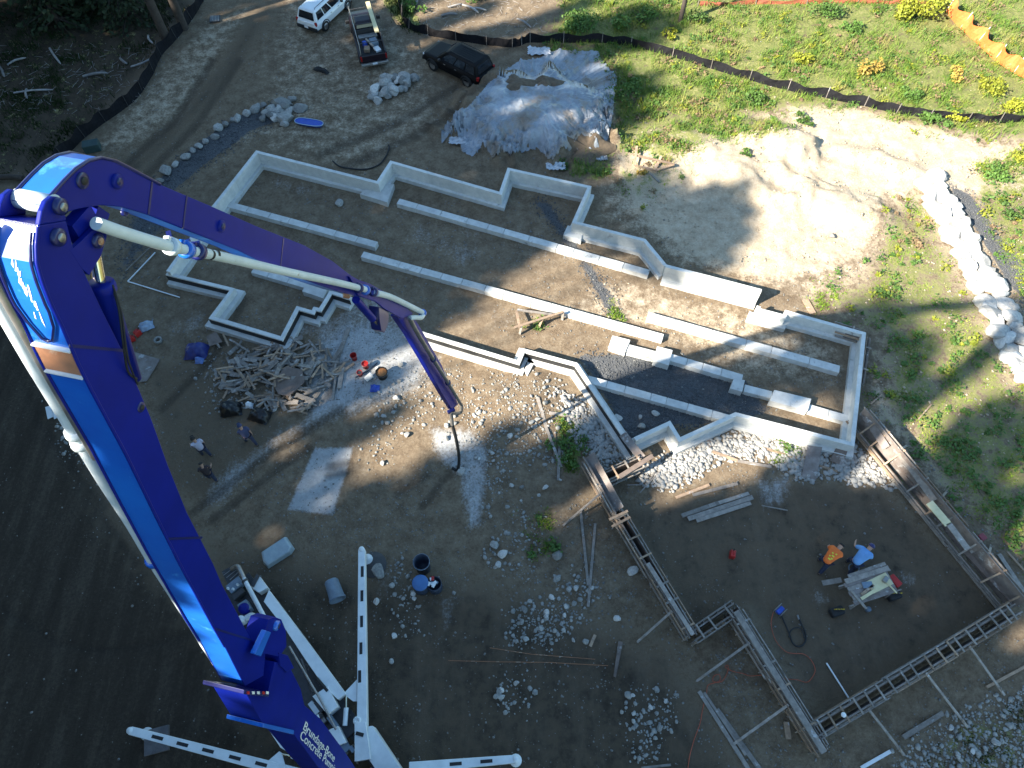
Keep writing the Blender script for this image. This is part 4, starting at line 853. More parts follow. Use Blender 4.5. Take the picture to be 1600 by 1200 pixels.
pipe([(150,349),(200,366),(262,384),(300,392),(350,402),(440,423),(520,440),(570,452)], WC / 2 + .12, .064, clamps=(((268,385),(276,387),PIPE), ((291,390),(299,392),BLUET), ((309,393),(316,395),BLUED), ((560,450),(566,451),BLUED), ((571,453),(578,455),BLUET), ((583,456),(590,458),BLUED)))
for (a, b), (c, d_) in (((263, 362), (268, 384)), ((294, 375), (291, 388)), ((309, 378), (308, 391))): MB().beam(BP(a, b, WC / 2), BP(c, d_, WC / 2 + .12), .05, .03).build('pipe_bracket', BLUED, secC)
for a in (326, 334): 
    c = BP(a, 397, WC / 2 + .12); MB().lathe([(.0655, 0), (.0655, .05)], c, BP(a + 8, 399, WC / 2 + .12) - c, 16).build('black_band', BLACK, secC)
# tip section, its linkage and the end hose
WD = .15
DT = [(628,484),(643,490),(657,512),(690,570),(716,632)]
DB = [(619,494),(638,522),(661,562),(692,617),(706,640)]
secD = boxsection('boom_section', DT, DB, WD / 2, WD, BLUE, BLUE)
slab([(546,432),(580,444),(622,468),(646,490),(628,498),(600,482),(588,472),(560,462)], .20, .05, 'joint_plate', BLUE); slab([(546,432),(580,444),(622,468),(646,490),(628,498),(600,482),(588,472),(560,462)], -.12, .05, 'joint_plate', BLUE)
slab([(592,480),(600,481),(608,488),(607,505),(601,520),(596,517),(593,500)], .14, .24, 'joint_link', BLUED)
MB().tube([BP(556, 468, .05), BP(582, 498, .05)], .085, 14).build('hydraulic_cylinder', BLUE, secD); MB().tube([BP(582, 498, .05), BP(598, 516, .05)], .035, 10).build('cylinder_rod', CHROME, secD)
boss(540, 458, .02, .10, .1, RUST, secC, STEEL)
pipe([(588,458),(610,464),(640,478),(662,489)], .25, .070, m=PIPE, clamps=(((660,489),(664,491),BLUET),))
pipe([(640,497),(652,520),(678,563),(700,598),(721,633)], .22, .062, m=STEEL, clamps=(((677,561),(680,566),BLUED), ((700,598),(703,603),BLUED)))
MB().tube(spline([BP(662, 489, .25), BP(658, 496, .30), BP(648, 496, .28), BP(640, 497, .22)]), .066, 10).build('pipe_elbow', PIPE, secD)
tip = BP(704, 640, .0); MB().tube(spline([BP(721, 633, .22), BP(719, 645, .16), tip + V((0, 0, -.25))]), .07, 10).build('pipe_elbow', STEEL, secD)
e = HOSE + V((0, 0, .06)); l1 = tip.lerp(e, .22)
MB().tube([tip + V((0, 0, -.2)), l1], .072, 12).build('hose_end_pipe', STEEL, secD)
MB().tube(spline([l1, tip.lerp(e, .5) + V((.10, 0, 0)), tip.lerp(e, .8) + V((.12, .05, 0)), e, e + V((-.25, .1, .0))]), .068, 12).build('end_hose', BLACK, secD)
MB().box(BP(705, 642, .0), (.3, .12, .12), .5).build('tip_clamp', BLUED, secD)
# base section with the turret
WA = .62
slab([(384,1082),(418,1087),(430,1034),(452,1040),(470,1076),(476,1102),(500,1122),(540,1176),(572,1225),(530,1236),(492,1192),(458,1146),(412,1134)], WA / 2, WA, 'base_boom_section', BLUE)
slab([(382,1078),(420,1082),(421,1089),(381,1085)], WA / 2 + .06, WA + .12, 'hinge_collar', BLUED)
for i, (a, m_) in enumerate(((386, REDP), (394, WHITEP), (402, WHITEP), (410, REDP), (416, WHITEP))):
    slab([(a, 1080.2), (a + 4, 1080.6), (a + 4, 1085), (a, 1084.4)], WA / 2 + .066, .005, 'sticker', m_, None, 0)
slab([(412,1130),(460,1141),(459,1148),(411,1137)], WA / 2 + .05, WA + .1, 'collar_ring', BLUET)
slab([(402,1023),(420,968),(430,964),(440,968),(447,985),(448,1010),(437,1026),(416,1022)], WA / 2 + .02, .34, 'hinge_lever', BLUE)
slab([(398,1022),(416,985),(424,988),(408,1026)], WA / 2 + .10, .09, 'lever_arm', BLUET); boss(430, 977, WA / 2 + .02, .09, .07, BLUET, pump, BLUED)
slab([(436,1020),(450,1024),(460,1044),(448,1050),(438,1040)], WA / 2 + .04, .3, 'hinge_lever', BLUE)
p0 = TUR + V((0, 0, 0)); tb = V((TUR.x, TUR.y, 0)) + TD * .75
MB().lathe([(0, 2.6), (.42, 2.6), (.45, 2.5), (.45, 2.2), (.4, 2.1), (.4, 1.2), (.75, 1.1), (.75, .9), (0, .9)], tb, (0, 0, 1), 24).build('turret', BLUE, pump)
txt = bpy.data.curves.new('lettering', 'FONT'); txt.body = 'Brundage-Bone\nConcrete Pumping'; txt.size = 1; txt.space_line = .75; txt.extrude = .004
to = bpy.data.objects.new('lettering', txt); COL.objects.link(to); bpy.context.view_layer.update()
tm = bpy.data.meshes.new_from_object(to.evaluated_get(bpy.context.evaluated_depsgraph_get())); bpy.data.objects.remove(to)
co = np.empty(len(tm.vertices) * 3, np.float32); tm.vertices.foreach_get('co', co); co = co.reshape(-1, 3); wt = co[:, 0].max()
A0, A1 = BP(478, 1124, WA / 2 + .012), BP(534, 1188, WA / 2 + .012); xd = (A1 - A0); sc = xd.length / wt; xd.normalize(); yd = BN.cross(xd); yd = yd if (ray(500, 1120) - ray(476, 1130)).dot(yd) > 0 else -yd
ys = abs((BP(505, 1140, WA / 2) - BP(488, 1158, WA / 2)).dot(yd)) / 1.55
org = A0 - yd * .8 * ys
for i in range(len(co)):
    q = org + xd * float(co[i, 0]) * sc + yd * float(co[i, 1]) * ys + BN * float(co[i, 2]); q = q - V((pump.location.x, pump.location.y, 0)); co[i] = q
tm.vertices.foreach_set('co', co.ravel()); tm.update(); lo = bpy.data.objects.new('lettering', tm); tm.materials.append(WHITEP); COL.objects.link(lo); lo.parent = pump
# truck body
def flat(pxs, h, th, name, m, parent=None, bev=.01):
    q = [G(a, b, h) for a, b in pxs]; return MB().prism([p - V((0, 0, th)) for p in q], (0, 0, th)).build(name, m, parent or pump, bevel=bev)
flat([(420,922),(480,1002),(540,1084),(528,1093),(506,1072),(478,1032),(447,985),(412,940)], 1.55, .35, 'side_deck', WHITEP)
flat([(403,898),(418,918),(404,926),(391,917)], 1.55, .4, 'rear_step_box', WHITEP)
flat([(391,915),(401,896),(405,900),(396,917)], 1.62, .1, 'step_grating', DARKST)
flat([(488,1088),(512,1072),(528,1104),(512,1117)], 1.62, .5, 'water_box', WHITEP)
flat([(508,1143),(528,1134),(541,1160),(520,1168)], 1.6, .5, 'control_box', WHITEP)
flat([(418,1138),(450,1162),(446,1173),(438,1168)], 1.5, .06, 'left_deck_plate', WHITEP)
flat([(575,1135),(582,1134),(630,1206),(600,1222),(572,1180)], 1.35, .7, 'right_fender_deck', WHITEP)
for o in (-.45, .45): MB().beam(TP(.2, o, .85), TP(12.4, o, .85), .12, .28).build('chassis_rail', DARKST, pump)
MB().box(TP(4.3, 0, 1.05), (7.4, 1.9, .12), TA).build('subframe_deck', DARKST, pump)
for s in (2.4, 3.8, 9.2, 10.6):
    for o in (-.98, .98):
        wh = MB().lathe([(.12, -.15), (.50, -.15), (.53, -.10), (.53, .10), (.50, .15), (.12, .15)], TP(s, o, .53), TN, 24).build('wheel', BLACK, pump); MB().lathe([(0, .10), (.28, .12), (.30, .152), (.30, -.152), (0, -.12)], TP(s, o, .53), TN, 16).build('rim', STEEL, wh)
cabm = MB(); 
cabm.loft([[TP(s, o * wd, z) for o, z in ((-1.2, .7), (1.2, .7), (1.2, 1.6 if not up else 1.6), (1.15, zt), (-1.15, zt), (-1.2, 1.6))] for s, wd, zt, up in ((10.2, 1, 2.9, 0), (11.6, 1, 2.9, 0), (12.1, 1, 1.8, 0), (12.5, 1, 1.7, 0))]).build('cab', WHITEP, pump, bevel=.05)
MB().hexa([TP(11.64, -1.0, 2.75), TP(11.64, 1.0, 2.75), TP(12.07, 1.0, 1.9), TP(12.07, -1.0, 1.9)], [p + TD * .03 + V((0, 0, .03)) for p in (TP(11.64, -1.0, 2.75), TP(11.64, 1.0, 2.75), TP(12.07, 1.0, 1.9), TP(12.07, -1.0, 1.9))]).build('windscreen', GLASS, pump)
# hopper and machinery at the rear
hp = flat([(346,893),(366,882),(378,896),(384,912),(362,926)], 1.45, .7, 'hopper', DARKST)
for i in range(6): 
    a = G(350 + i * 3.6, 903 + i * .6 - i * 2.2 + 2, 1.5); b = G(362 + i * 3.2, 888 + i * 2.2, 1.5); MB().tube([G(349 + i * 5, 899 + i * 3.6, 1.5), G(367 + i * 2.6, 886 + i * 4.2, 1.5)], .014, 5).build('grate_bar', STEEL, hp)
flat([(352,916),(372,900),(380,911),(361,927)], 1.62, .3, 'motor_housing', GREYB); flat([(360,930),(378,917),(382,924),(366,938)], 1.55, .3, 'valve_block', DARKST); flat([(370,945),(384,936),(392,950),(378,960)], 1.6, .4, 'oil_tank', GREYB)
for px_, py_, r in ((357, 920, .05), (365, 921, .05), (372, 914, .05)): MB().lathe([(.05, 0), (.05, .1), (0, .1)], G(px_, py_, 1.62), (0, 0, 1), 10).build('valve_cap', PIPE, pump)
flat([(357,958),(363,952),(369,968),(363,975)], 1.6, .02, 'warning_sign', TOOLY); flat([(356,955),(361,950),(362,962),(358,966)], 1.58, .02, 'warning_sign', REDP)
MB().lathe([(0, .38), (.12, .36), (.2, .28), (.22, .15), (.2, 0)], G(384, 953, 1.35), (0, 0, 1), 16).build('accumulator', BLUE, pump)
MB().lathe([(0, .4), (.14, .4), (.15, .36), (.15, 0)], G(381, 971, 1.35), (0, 0, 1), 16).build('filter_can', WHITEP, pump)
MB().tube(spline([G(385, 966, 1.6), G(393, 962, 1.65), G(400, 967, 1.6)]), .12, 10).build('air_duct', PIPE, pump)
flat([(380,986),(395,976),(412,1004),(396,1014)], 1.5, .1, 'walkway_plate', DARKST); flat([(398,977),(408,976),(410,985),(404,986)], 1.6, .2, 'fitting', PIPE)
MB().tube(spline([G(362, 889, 1.5), G(371, 885, 1.75), G(376, 893, 1.8), G(381, 904, 1.8), G(386, 914, 1.8)]), .09, 12).build('hopper_elbow', STEEL, pump)
dp = MB().tube([G(380, 902, 1.8), G(418, 974, 1.95)], .085, 14).build('delivery_pipe', PIPE, pump); MB().lathe([(.085, -.05), (.125, -.04), (.125, .04), (.085, .05)], G(383, 908, 1.81), TD, 14).build('pipe_clamp', DARKST, dp)
MB().tube([G(452, 1010, 1.7), G(500, 1092, 1.75), G(525, 1140, 1.75)], .04, 8).build('side_rail_pipe', STEEL, pump); MB().tube([G(470, 1030, 1.6), G(488, 1082, 1.6)], .05, 8).build('side_rail_pipe', DARKST, pump)
MB().tube([G(495, 1060, 1.6), G(512, 1080, 1.6)], .06, 8).build('return_hose', BLACK, pump)
for i in range(10):
    a = random.uniform(0, 1); q = G(480 + 70 * a + random.gauss(0, 4), 1090 + 85 * a + random.gauss(0, 6), 1.3); MB().box(q, (random.uniform(.15, .5), random.uniform(.08, .25), random.uniform(.1, .4)), TA).build('fitting', random.choice((DARKST, STEEL, GREYB, PIPE)), pump, bevel=.01)
MB().tube(spline([G(496, 1118, 1.7), G(503, 1140, 1.9), G(512, 1158, 1.7)]), .05, 8).build('hose_loop', WHITEP, pump)
# outriggers: slotted white box legs swung out from the turret
def outrigger(pa, pb, slots, wd, z=1.25, ht=.34, pad=None):
    a, b = G(*pa, z), G(*pb, z); d = (b - a).normalized(); n_ = V((-d.y, d.x, 0))
    leg = MB().beam(a, b, wd * .85, ht, wd1=wd * 1.2).build('outrigger_leg', WHITEP, pump, bevel=.02)
    for k, (sx, sy) in enumerate(slots):
        q = G(sx, sy, z + ht / 2); MB().box(q + V((0, 0, .003)), (.42, .11, .012), math.atan2(d.y, d.x)).build('slot', BLACK, leg)
    MB().lathe([(0, ht / 2 + .01), (wd * .36, ht / 2 + .01), (wd * .38, 0), (wd * .36, -ht / 2), (.07, -ht / 2), (.07, -z + .1), (.22, -z + .09), (.22, -z + .03), (0, -z + .03)], a, (0, 0, 1), 16).build('jack', WHITEP, leg)
    return leg, a, b, d
leg, a, b, d = outrigger((566, 860), (567, 1170), [(566,893),(565.5,931),(565,971),(564,1013),(562,1057)], .31)
MB().prism([G(558,1062,1.3), G(539,1082,1.3), G(539,1086,1.3), G(552,1096,1.3), G(558,1096,1.3)], (0, 0, .05)).build('gusset', WHITEP, leg)
MB().tube([G(541, 1088, 1.35), G(541, 1110, 1.35)], .03, 8).build('jack_rod', CHROME, leg); MB().tube([G(541, 1106, 1.35), G(539, 1134, 1.35)], .085, 12).build('jack_cylinder', WHITEP, leg)
MB().lathe([(0, .20), (.05, .20), (.05, .22), (.14, .22), (.14, .17)], G(559.5, 1127, 1.25), (0, 0, 1), 16).build('pivot_cap', WHITEP, leg)
flat([(554,1128),(571,1128),(579,1186),(554,1190)], 1.5, .3, 'outrigger_base', WHITEP); MB().box(G(562, 1147, 1.52), (.28, .12, .012), 2.9).build('slot', BLACK, pump)
leg, a, b, d = outrigger((206, 1142), (475, 1212), [(246,1152.5),(285,1163),(325,1173),(367,1184),(408,1194)], .31)
MB().prism([G(418,1190,1.3), G(437,1174,1.3), G(441,1177,1.3), G(446,1196,1.3)], (0, 0, .05)).build('gusset', WHITEP, leg); MB().tube([G(441, 1178, 1.4), G(458, 1182, 1.4)], .03, 8).build('jack_rod', CHROME, leg); MB().tube([G(456, 1181, 1.4), G(480, 1190, 1.4)], .085, 12).build('jack_cylinder', WHITEP, leg)
leg, a, b, d = outrigger((806, 1186), (640, 1200), [(760,1189.5),(712,1193.5)], .30, z=1.0)
q = G(577, 868, 0.0); 
o = MB().lathe([(0, .10), (.20, .10), (.24, .06), (.52, .05), (.55, 0)], P(583, 882, .0), (0, 0, 1), 20).build('outrigger_pad', DARKST); tag(o, 'round dark outrigger pad on the ground under the right leg tip', 'outrigger pad')
o = MB().box(P(246, 1157) + V((0, 0, .07)), (.85, .85, .14), .25).build('outrigger_pad', mat('grey_wood_mat', (.16, .15, .15), (.10, .09, .09), 4, .9)); tag(o, 'square dark timber mat under the left outrigger tip', 'outrigger pad')
# ------------------------------------------------------------------ vehicles parked on the dirt (local +x = forward)
def quad_in(face, u0, u1, v0, v1, lift, mb):
    a, b, c, d = [V(p) for p in face]                    # a-b bottom edge, d-c top edge
    f = lambda u, v: (a.lerp(b, u)).lerp(d.lerp(c, u), v)
    n = (b - a).cross(d - a).normalized() * lift
    q = [f(u0, v0), f(u1, v0), f(u1, v1), f(u0, v1)]
    mb.hexa([p - n * .5 for p in q], [p + n for p in q]); return mb
def wheel(root, x_, y_, r=.37, wd=.25):
    ax = (0, 1 if y_ > 0 else -1, 0)
    wh = MB().lathe([(r * .55, -wd / 2), (r * .95, -wd / 2), (r, -wd * .36), (r, wd * .36), (r * .95, wd / 2), (r * .6, wd / 2 - .01)], (x_, y_, r), ax, 22).build('wheel', BLACK, root, local=True)
    MB().lathe([(0, wd / 2 - .06), (r * .2, wd / 2 - .03), (r * .55, wd / 2 - .05), (r * .62, wd / 2 - .005), (r * .62, -wd / 2)], (x_, y_, r), ax, 16).build('rim', STEEL, wh, local=True)
def cross(hw, zl, zb, tuck=.9): return [(-hw * .86, zl), (hw * .86, zl), (hw, zl + .16), (hw * 1.0, zb - .22), (hw * tuck, zb), (-hw * tuck, zb), (-hw * 1.0, zb - .22), (-hw, zl + .16)]
def body_loft(secs): return MB().loft([[V((x_, o, z)) for o, z in cross(hw, zl, zb)] for x_, hw, zl, zb in secs], smooth=False)
def cabin(root, paint, xb0, xb1, xr0, xr1, zb, zr, hb, hr, windows, rear_win=True):
    ins = .06
    lev = [(xb0, xb1, hb, zb), (xb0 + (xr0 - xb0) * .86, xb1 + (xr1 - xb1) * .86, hb + (hr - hb) * .82, zb + (zr - zb) * .84), (xr0 + .03, xr1 - .05, hr - .05, zr - .03), (xr0 + .2, xr1 - .25, hr - .2, zr)]
    secs = [[V((a, -h, z)), V((b, -h * .94, z)), V((b + .05, 0, z)), V((b, h * .94, z)), V((a, h, z)), V((a - .03, 0, z))] for a, b, h, z in lev]
    cb = MB().loft(secs).build('cabin', paint, root, local=True, bevel=.08)
    l0, l1 = lev[0], lev[1]
    left = [V((l0[0], l0[2], l0[3])), V((l0[1], l0[2] * .94, l0[3])), V((l1[1], l1[2] * .94, l1[3])), V((l1[0], l1[2], l1[3]))]
    for sgn in (1, -1):
        fc = [V((p.x, p.y * sgn, p.z)) for p in left]
        for u0, u1 in windows:
            m_ = MB(); quad_in(fc, u0, u1, .1, .95, .008 * -sgn, m_); m_.build('side_window', GLASS, root, local=True)
    front = [V((l0[1] + .05, -l0[2] * .86, l0[3])), V((l0[1] + .05, l0[2] * .86, l0[3])), V((l1[1] + .05, l1[2] * .86, l1[3])), V((l1[1] + .05, -l1[2] * .86, l1[3]))]
    m_ = MB(); quad_in(front, .05, .95, .06, .98, .012, m_); m_.build('windscreen', GLASS, root, local=True)
    if rear_win:
        rear = [V((l0[0] - .02, l0[2] * .9, l0[3])), V((l0[0] - .02, -l0[2] * .9, l0[3])), V((l1[0] - .02, -l1[2] * .9, l1[3])), V((l1[0] - .02, l1[2] * .9, l1[3]))]
        m_ = MB(); quad_in(rear, .06, .94, .12, .95, .012, m_); m_.build('rear_window', GLASS, root, local=True)
    return cb
def suv(paint, label, loc, rz, s, rails=True, boxy=False, trim=BLACK):
    t = thing('parked_suv', label, 'car', loc, rz); t.scale = (s, s, s)
    body_loft([(-2.36, .80, .48, .92), (-2.28, .90, .36, 1.02), (-1.2, .95, .28, 1.06), (.8, .95, .28, 1.06), (1.15, .94, .30, 1.04), (2.0, .90, .34, .97), (2.25, .84, .38, .90), (2.36, .72, .45, .78)]).build('body', paint, t, local=True, bevel=.11)
    cabin(t, paint, -2.24, 1.1, -2.02, .28, 1.04, 1.72, .86, .68, ((.06, .30), (.33, .58), (.61, .9)))
    MB().box((-2.36, 0, .52), (.16, 1.72, .26)).build('rear_bumper', trim, t, local=True, bevel=.04); MB().box((2.34, 0, .5), (.16, 1.6, .24)).build('front_bumper', trim, t, local=True, bevel=.04)
    for sg in (1, -1):
        MB().box((-2.27, sg * .80, .92), (.14, .16, .26)).build('tail_lamp', REDL, t, local=True, bevel=.02); MB().box((2.24, sg * .68, .80), (.14, .26, .12)).build('headlight', CLEARL, t, local=True, bevel=.02)
        MB().box((.72, sg * 1.0, 1.12), (.14, .2, .14)).build('wing_mirror', trim, t, local=True, bevel=.03)
        for x_ in (-.55, .35): MB().box((x_, sg * .953, .93), (.16, .02, .03)).build('door_handle', STEEL, t, local=True)
        for x_ in (-1.42, 1.42):
            wheel(t, x_, sg * .84); pts = [(x_ + .46 * math.cos(k * math.pi / 8), sg * .952, .37 + .46 * math.sin(k * math.pi / 8)) for k in range(9)]; MB().tube(pts, .035, 6).build('wheel_arch', trim, t, local=True)
        if rails: MB().tube([(-1.8, sg * .56, 1.72), (-1.7, sg * .56, 1.79), (.0, sg * .56, 1.79), (.12, sg * .56, 1.72)], .02, 6).build('roof_rail', STEEL if trim is not BLACK else BLACK, t, local=True)
    for i in range(5): MB().box((-.95, -.36 + .18 * i, 1.722), (1.35, .035, .012)).build('roof_rib', paint, t, local=True)
    MB().box((-2.445, 0, .74 if boxy else .62), (.012, .34, .16)).build('licence_plate', PLATE, t, local=True)
    MB().box((-2.33, .0, .84), (.03, .9, .05)).build('tailgate_trim', STEEL if not boxy else paint, t, local=True)
    return t
def head(a, b): d = G(*b) - G(*a); return math.atan2(d.y, d.x)
def on(px, py): p = P(px, py); return (p.x, p.y, max(p.z, -.02))
suv(CARWHT, 'white SUV with a dark rear window parked by the top edge', on(512, 26), head((488, 40), (540, -8)), .92, True, False, BLACK)
suv(CARBLK, 'black SUV with a ribbed roof parked near the plastic covered heap', on(717, 112), head((748, 128), (684, 96)), .98, True, True, BLACK)
# dark pickup with a rack, tools in its bed and lumber on the rack
pk = thing('parked_pickup', 'dark maroon pickup truck with a ladder rack and a full bed', 'pickup truck', on(576, 70), head((585, 104), (562, 28))); pk.scale = (.9,) * 3
body_loft([(-2.9, .90, .50, .80), (-2.8, .95, .42, .86), (-.3, .97, .34, .88), (-.28, .97, .34, 1.12), (1.3, .97, .34, 1.12), (2.3, .94, .38, 1.08), (2.75, .88, .44, 1.0), (2.92, .76, .5, .86)]).build('body', CARMAR, pk, local=True, bevel=.05)
cabin(pk, CARMAR, -.22, 1.62, .0, .95, 1.11, 1.80, .88, .70, ((.05, .45), (.49, .9)))
for sg in (1, -1):
    MB().box((-1.58, sg * .92, 1.0), (2.55, .09, .34)).build('bed_side', CARMAR, pk, local=True, bevel=.02); MB().box((-2.86, sg * .86, .92), (.1, .14, .36)).build('tail_lamp', REDL, pk, local=True, bevel=.02)
    MB().box((2.84, sg * .68, .82), (.14, .3, .16)).build('headlight', CLEARL, pk, local=True, bevel=.02); MB().box((1.25, sg * 1.12, 1.22), (.2, .28, .24)).build('wing_mirror', BLACK, pk, local=True, bevel=.04)
    for x_ in (-1.85, 1.85): wheel(pk, x_, sg * .86, .41, .28)
    MB().tube([(-2.7, sg * .84, 1.15), (-2.7, sg * .84, 1.92), (1.9, sg * .80, 1.95), (2.0, sg * .8, 1.2)], .035, 8).build('rack_rail', STEEL if sg > 0 else DARKST, pk, local=True)
    MB().tube([(-.4, sg * .84, 1.15), (-.4, sg * .84, 1.92)], .03, 8).build('rack_post', DARKST, pk, local=True)
for x_ in (-2.6, -.4, 1.5): MB().tube([(x_, -.84, 1.93), (x_, .84, 1.93)], .03, 8).build('rack_crossbar', DARKST, pk, local=True)
MB().box((-2.88, 0, .92), (.07, 1.66, .42)).build('tailgate', CARMAR, pk, local=True, bevel=.02); MB().box((-3.02, 0, .55), (.2, 1.9, .2)).build('rear_bumper', STEEL, pk, local=True, bevel=.04)
MB().box((-3.125, 0, .62), (.012, .34, .16)).build('licence_plate', PLATE, pk, local=True); MB().box((-.32, 0, 1.3), (.06, 1.5, .36)).build('headache_rack', DARKST, pk, local=True); MB().box((-1.58, 0, .87), (2.5, 1.7, .04)).build('bed_floor', BLACK, pk, local=True)
pkm = Matrix.Translation(pk.location) @ Matrix.Rotation(pk.rotation_euler.z, 4, 'Z') @ Matrix.Scale(.9, 4)
def in_bed(name, m, dims, at_, lab, cat, rz=0):
    c = pkm @ V(at_); o = MB().box(c + V((0, 0, dims[2] / 2)), dims, pk.rotation_euler.z + rz).build(name, m, bevel=.02); tag(o, lab, cat)
in_bed('tool_box', STEEL, (.4, 1.2, .3), (-.7, 0, .9), 'grey tool chest across the front of the pickup bed', 'tool box'); in_bed('plastic_tote', GREYB, (.55, .45, .32), (-1.4, -.3, .9), 'blue grey tote in the pickup bed', 'tote', .2)
in_bed('jerrycan', BLUEP, (.3, .22, .35), (-1.5, .35, .9), 'blue jerrycan in the pickup bed', 'can', .4); in_bed('cement_sack', WHITEPL, (.5, .35, .14), (-2.1, -.4, .9), 'pale sack by the pickup tailgate', 'sack', .3); in_bed('cardboard_box', WOODT, (.4, .35, .25), (-2.0, .3, .9), 'brown carton by the pickup tailgate', 'carton', -.2); in_bed('wood_offcuts', WOODG, (.9, .14, .08), (-1.6, 0.02, 1.2), 'grey offcut on the load in the pickup bed', 'plank', .35)
c0, c1 = pkm @ V((-1.7, -.62, 2.0)), pkm @ V((1.9, -.62, 2.03)); o = MB().beam(c0, c1, .26, .09).build('lumber_bundle', PLYY); tag(o, 'yellow lumber lying along the right side of the pickup rack', 'lumber')

# ------------------------------------------------------------------ people
def skinned(name, pts, edges, rad, m, parent, sub=1):
    me = bpy.data.meshes.new(name); me.from_pydata([tuple(p) for p in pts], edges, []); me.materials.append(m)
    o = bpy.data.objects.new(name, me); COL.objects.link(o); o.parent = parent
    s = o.modifiers.new('skin', 'SKIN'); s.use_smooth_shade = True
    for i, r in enumerate(rad): me.skin_vertices[0].data[i].radius = (r, r)
    me.skin_vertices[0].data[0].use_root = True
    d = o.modifiers.new('sub', 'SUBSURF'); d.levels = sub; d.render_levels = sub
    return o
def person(label, loc, rz, shirt, trousers, bend=0.0, twist=0.0, arms=((.25, .1, .3), (.25, .1, .3)), stride=.12, hat=None, knee=0.0, hv=None, s=1.0):
    """facing +x; arms: (forward swing, out swing, elbow bend) for right, left"""
    t = thing('person', label, 'person', loc, rz); t.scale = (s,) * 3
    hipz = .92 - knee * .25
    B = Matrix.Rotation(bend, 3, 'Y'); hip = V((-.10 * math.sin(bend), 0, hipz))
    tor = lambda x_, y_, z: hip + B @ V((x_, y_, z))
    pts = [hip]; edges = []; rad = [.125]; names = {}
    def add(n, p, r, frm): pts.append(V(p)); rad.append(r); edges.append((names.get(frm, 0), len(pts) - 1)); names[n] = len(pts) - 1
    names['hip'] = 0
    add('waist', tor(0, 0, .16), .125, 'hip'); add('chest', tor(.01, 0, .36), .145, 'waist'); add('neck', tor(.0, 0, .52), .065, 'chest'); hb = tor(.03, 0, .585); hd = B @ V((.04, 0, .11)) + V((.0, 0, .02))
    add('jaw', hb - B @ V((0, 0, .03)), .068, 'neck'); add('skull', hb + hd, .098, 'jaw'); add('crown', hb + hd * 1.75, .07, 'skull')
    jn = {}
    for sg, k, (fw, out, el) in ((-1, 'r', arms[0]), (1, 'l', arms[1])):
        sh = tor(0, sg * .19, .48); add('sh' + k, sh, .062, 'chest')
        d = V((math.sin(fw) , sg * math.sin(out), -math.cos(fw))).normalized(); e_ = sh + d * .29; add('el' + k, e_, .045, 'sh' + k)
        d2 = V((math.sin(fw + el), sg * math.sin(out) * .3, -math.cos(fw + el))).normalized(); w_ = e_ + d2 * .25; add('wr' + k, w_, .030, 'el' + k)
        pm = w_ + d2 * .07; add('pa' + k, pm, .036, 'wr' + k); sdv = d2.cross(V((0, sg, 0.001))).normalized() ; lat = V((0, 1, 0)) if abs(d2.y) < .8 else V((1, 0, 0))
        for j, ln in enumerate((.07, .082, .078, .06)):
            f0 = pm + d2 * .035 + sdv * (.024 * (1.5 - j)); add('f%d%s' % (j, k), f0, .0095, 'pa' + k); f1 = f0 + d2 * ln * .55; add('g%d%s' % (j, k), f1, .009, 'f%d%s' % (j, k)); add('h%d%s' % (j, k), f1 + (d2 * .8 - lat * sg * .5).normalized() * ln * .5, .008, 'g%d%s' % (j, k))
        th = pm + sdv * .045 - d2 * .01; add('t0' + k, th, .011, 'pa' + k); add('t1' + k, th + (d2 + sdv * .6).normalized() * .05, .0095, 't0' + k)
        jn['sh' + k], jn['el' + k], jn['wr' + k] = sh, e_, w_
        lp = hip + V((0, sg * .095, -.04)); st = stride * sg
        kn = lp + V((st * .8 + .22 * knee + .03, sg * .03, -.42 + .05 * knee)); an = V((hip.x + st * 1.3 - .05 * knee, sg * .15, .09)); add('th' + k, lp + V((0, 0, -.03)), .095, 'hip'); add('kn' + k, kn, .06, 'th' + k); add('an' + k, an, .042, 'kn' + k); add('to' + k, an + V((.17, sg * .02, -.05)), .035, 'an' + k)
        jn['lp' + k], jn['kn' + k], jn['an' + k] = lp, kn, an
    skinned('body', pts, edges, rad, SKIN, t)
    # shirt, trousers, boots follow the body
    sp = [tor(-.01, 0, -.13), tor(0, 0, .16), tor(.01, 0, .37), tor(0, 0, .52)]; se = [(0, 1), (1, 2), (2, 3)]; sr = [.178, .172, .19, .095]
    for k in 'rl':
        n0 = len(sp); sp += [jn['sh' + k], jn['sh' + k].lerp(jn['el' + k], .85)]; se += [(2, n0), (n0, n0 + 1)]; sr += [.098, .075]
    sh_ = skinned('shirt', sp, se, sr, shirt, t, 2)
    tp = [tor(0, 0, .09)]; te = []; tr_ = [.172]
    for k in 'rl':
        n0 = len(tp); tp += [jn['lp' + k] + V((0, 0, -.05)), jn['kn' + k], jn['an' + k] + V((0, 0, .02))]; te += [(0, n0), (n0, n0 + 1), (n0 + 1, n0 + 2)]; tr_ += [.125, .09, .07]
    skinned('trousers', tp, te, tr_, trousers, t)
    for k in 'rl': a_ = jn['an' + k]; skinned('boot', [a_ + V((-.03, 0, -.03)), a_ + V((.10, 0, -.045)), a_ + V((.2, 0, -.055))], [(0, 1), (1, 2)], [.058, .052, .045], BOOT, t)
    hc = hb + hd
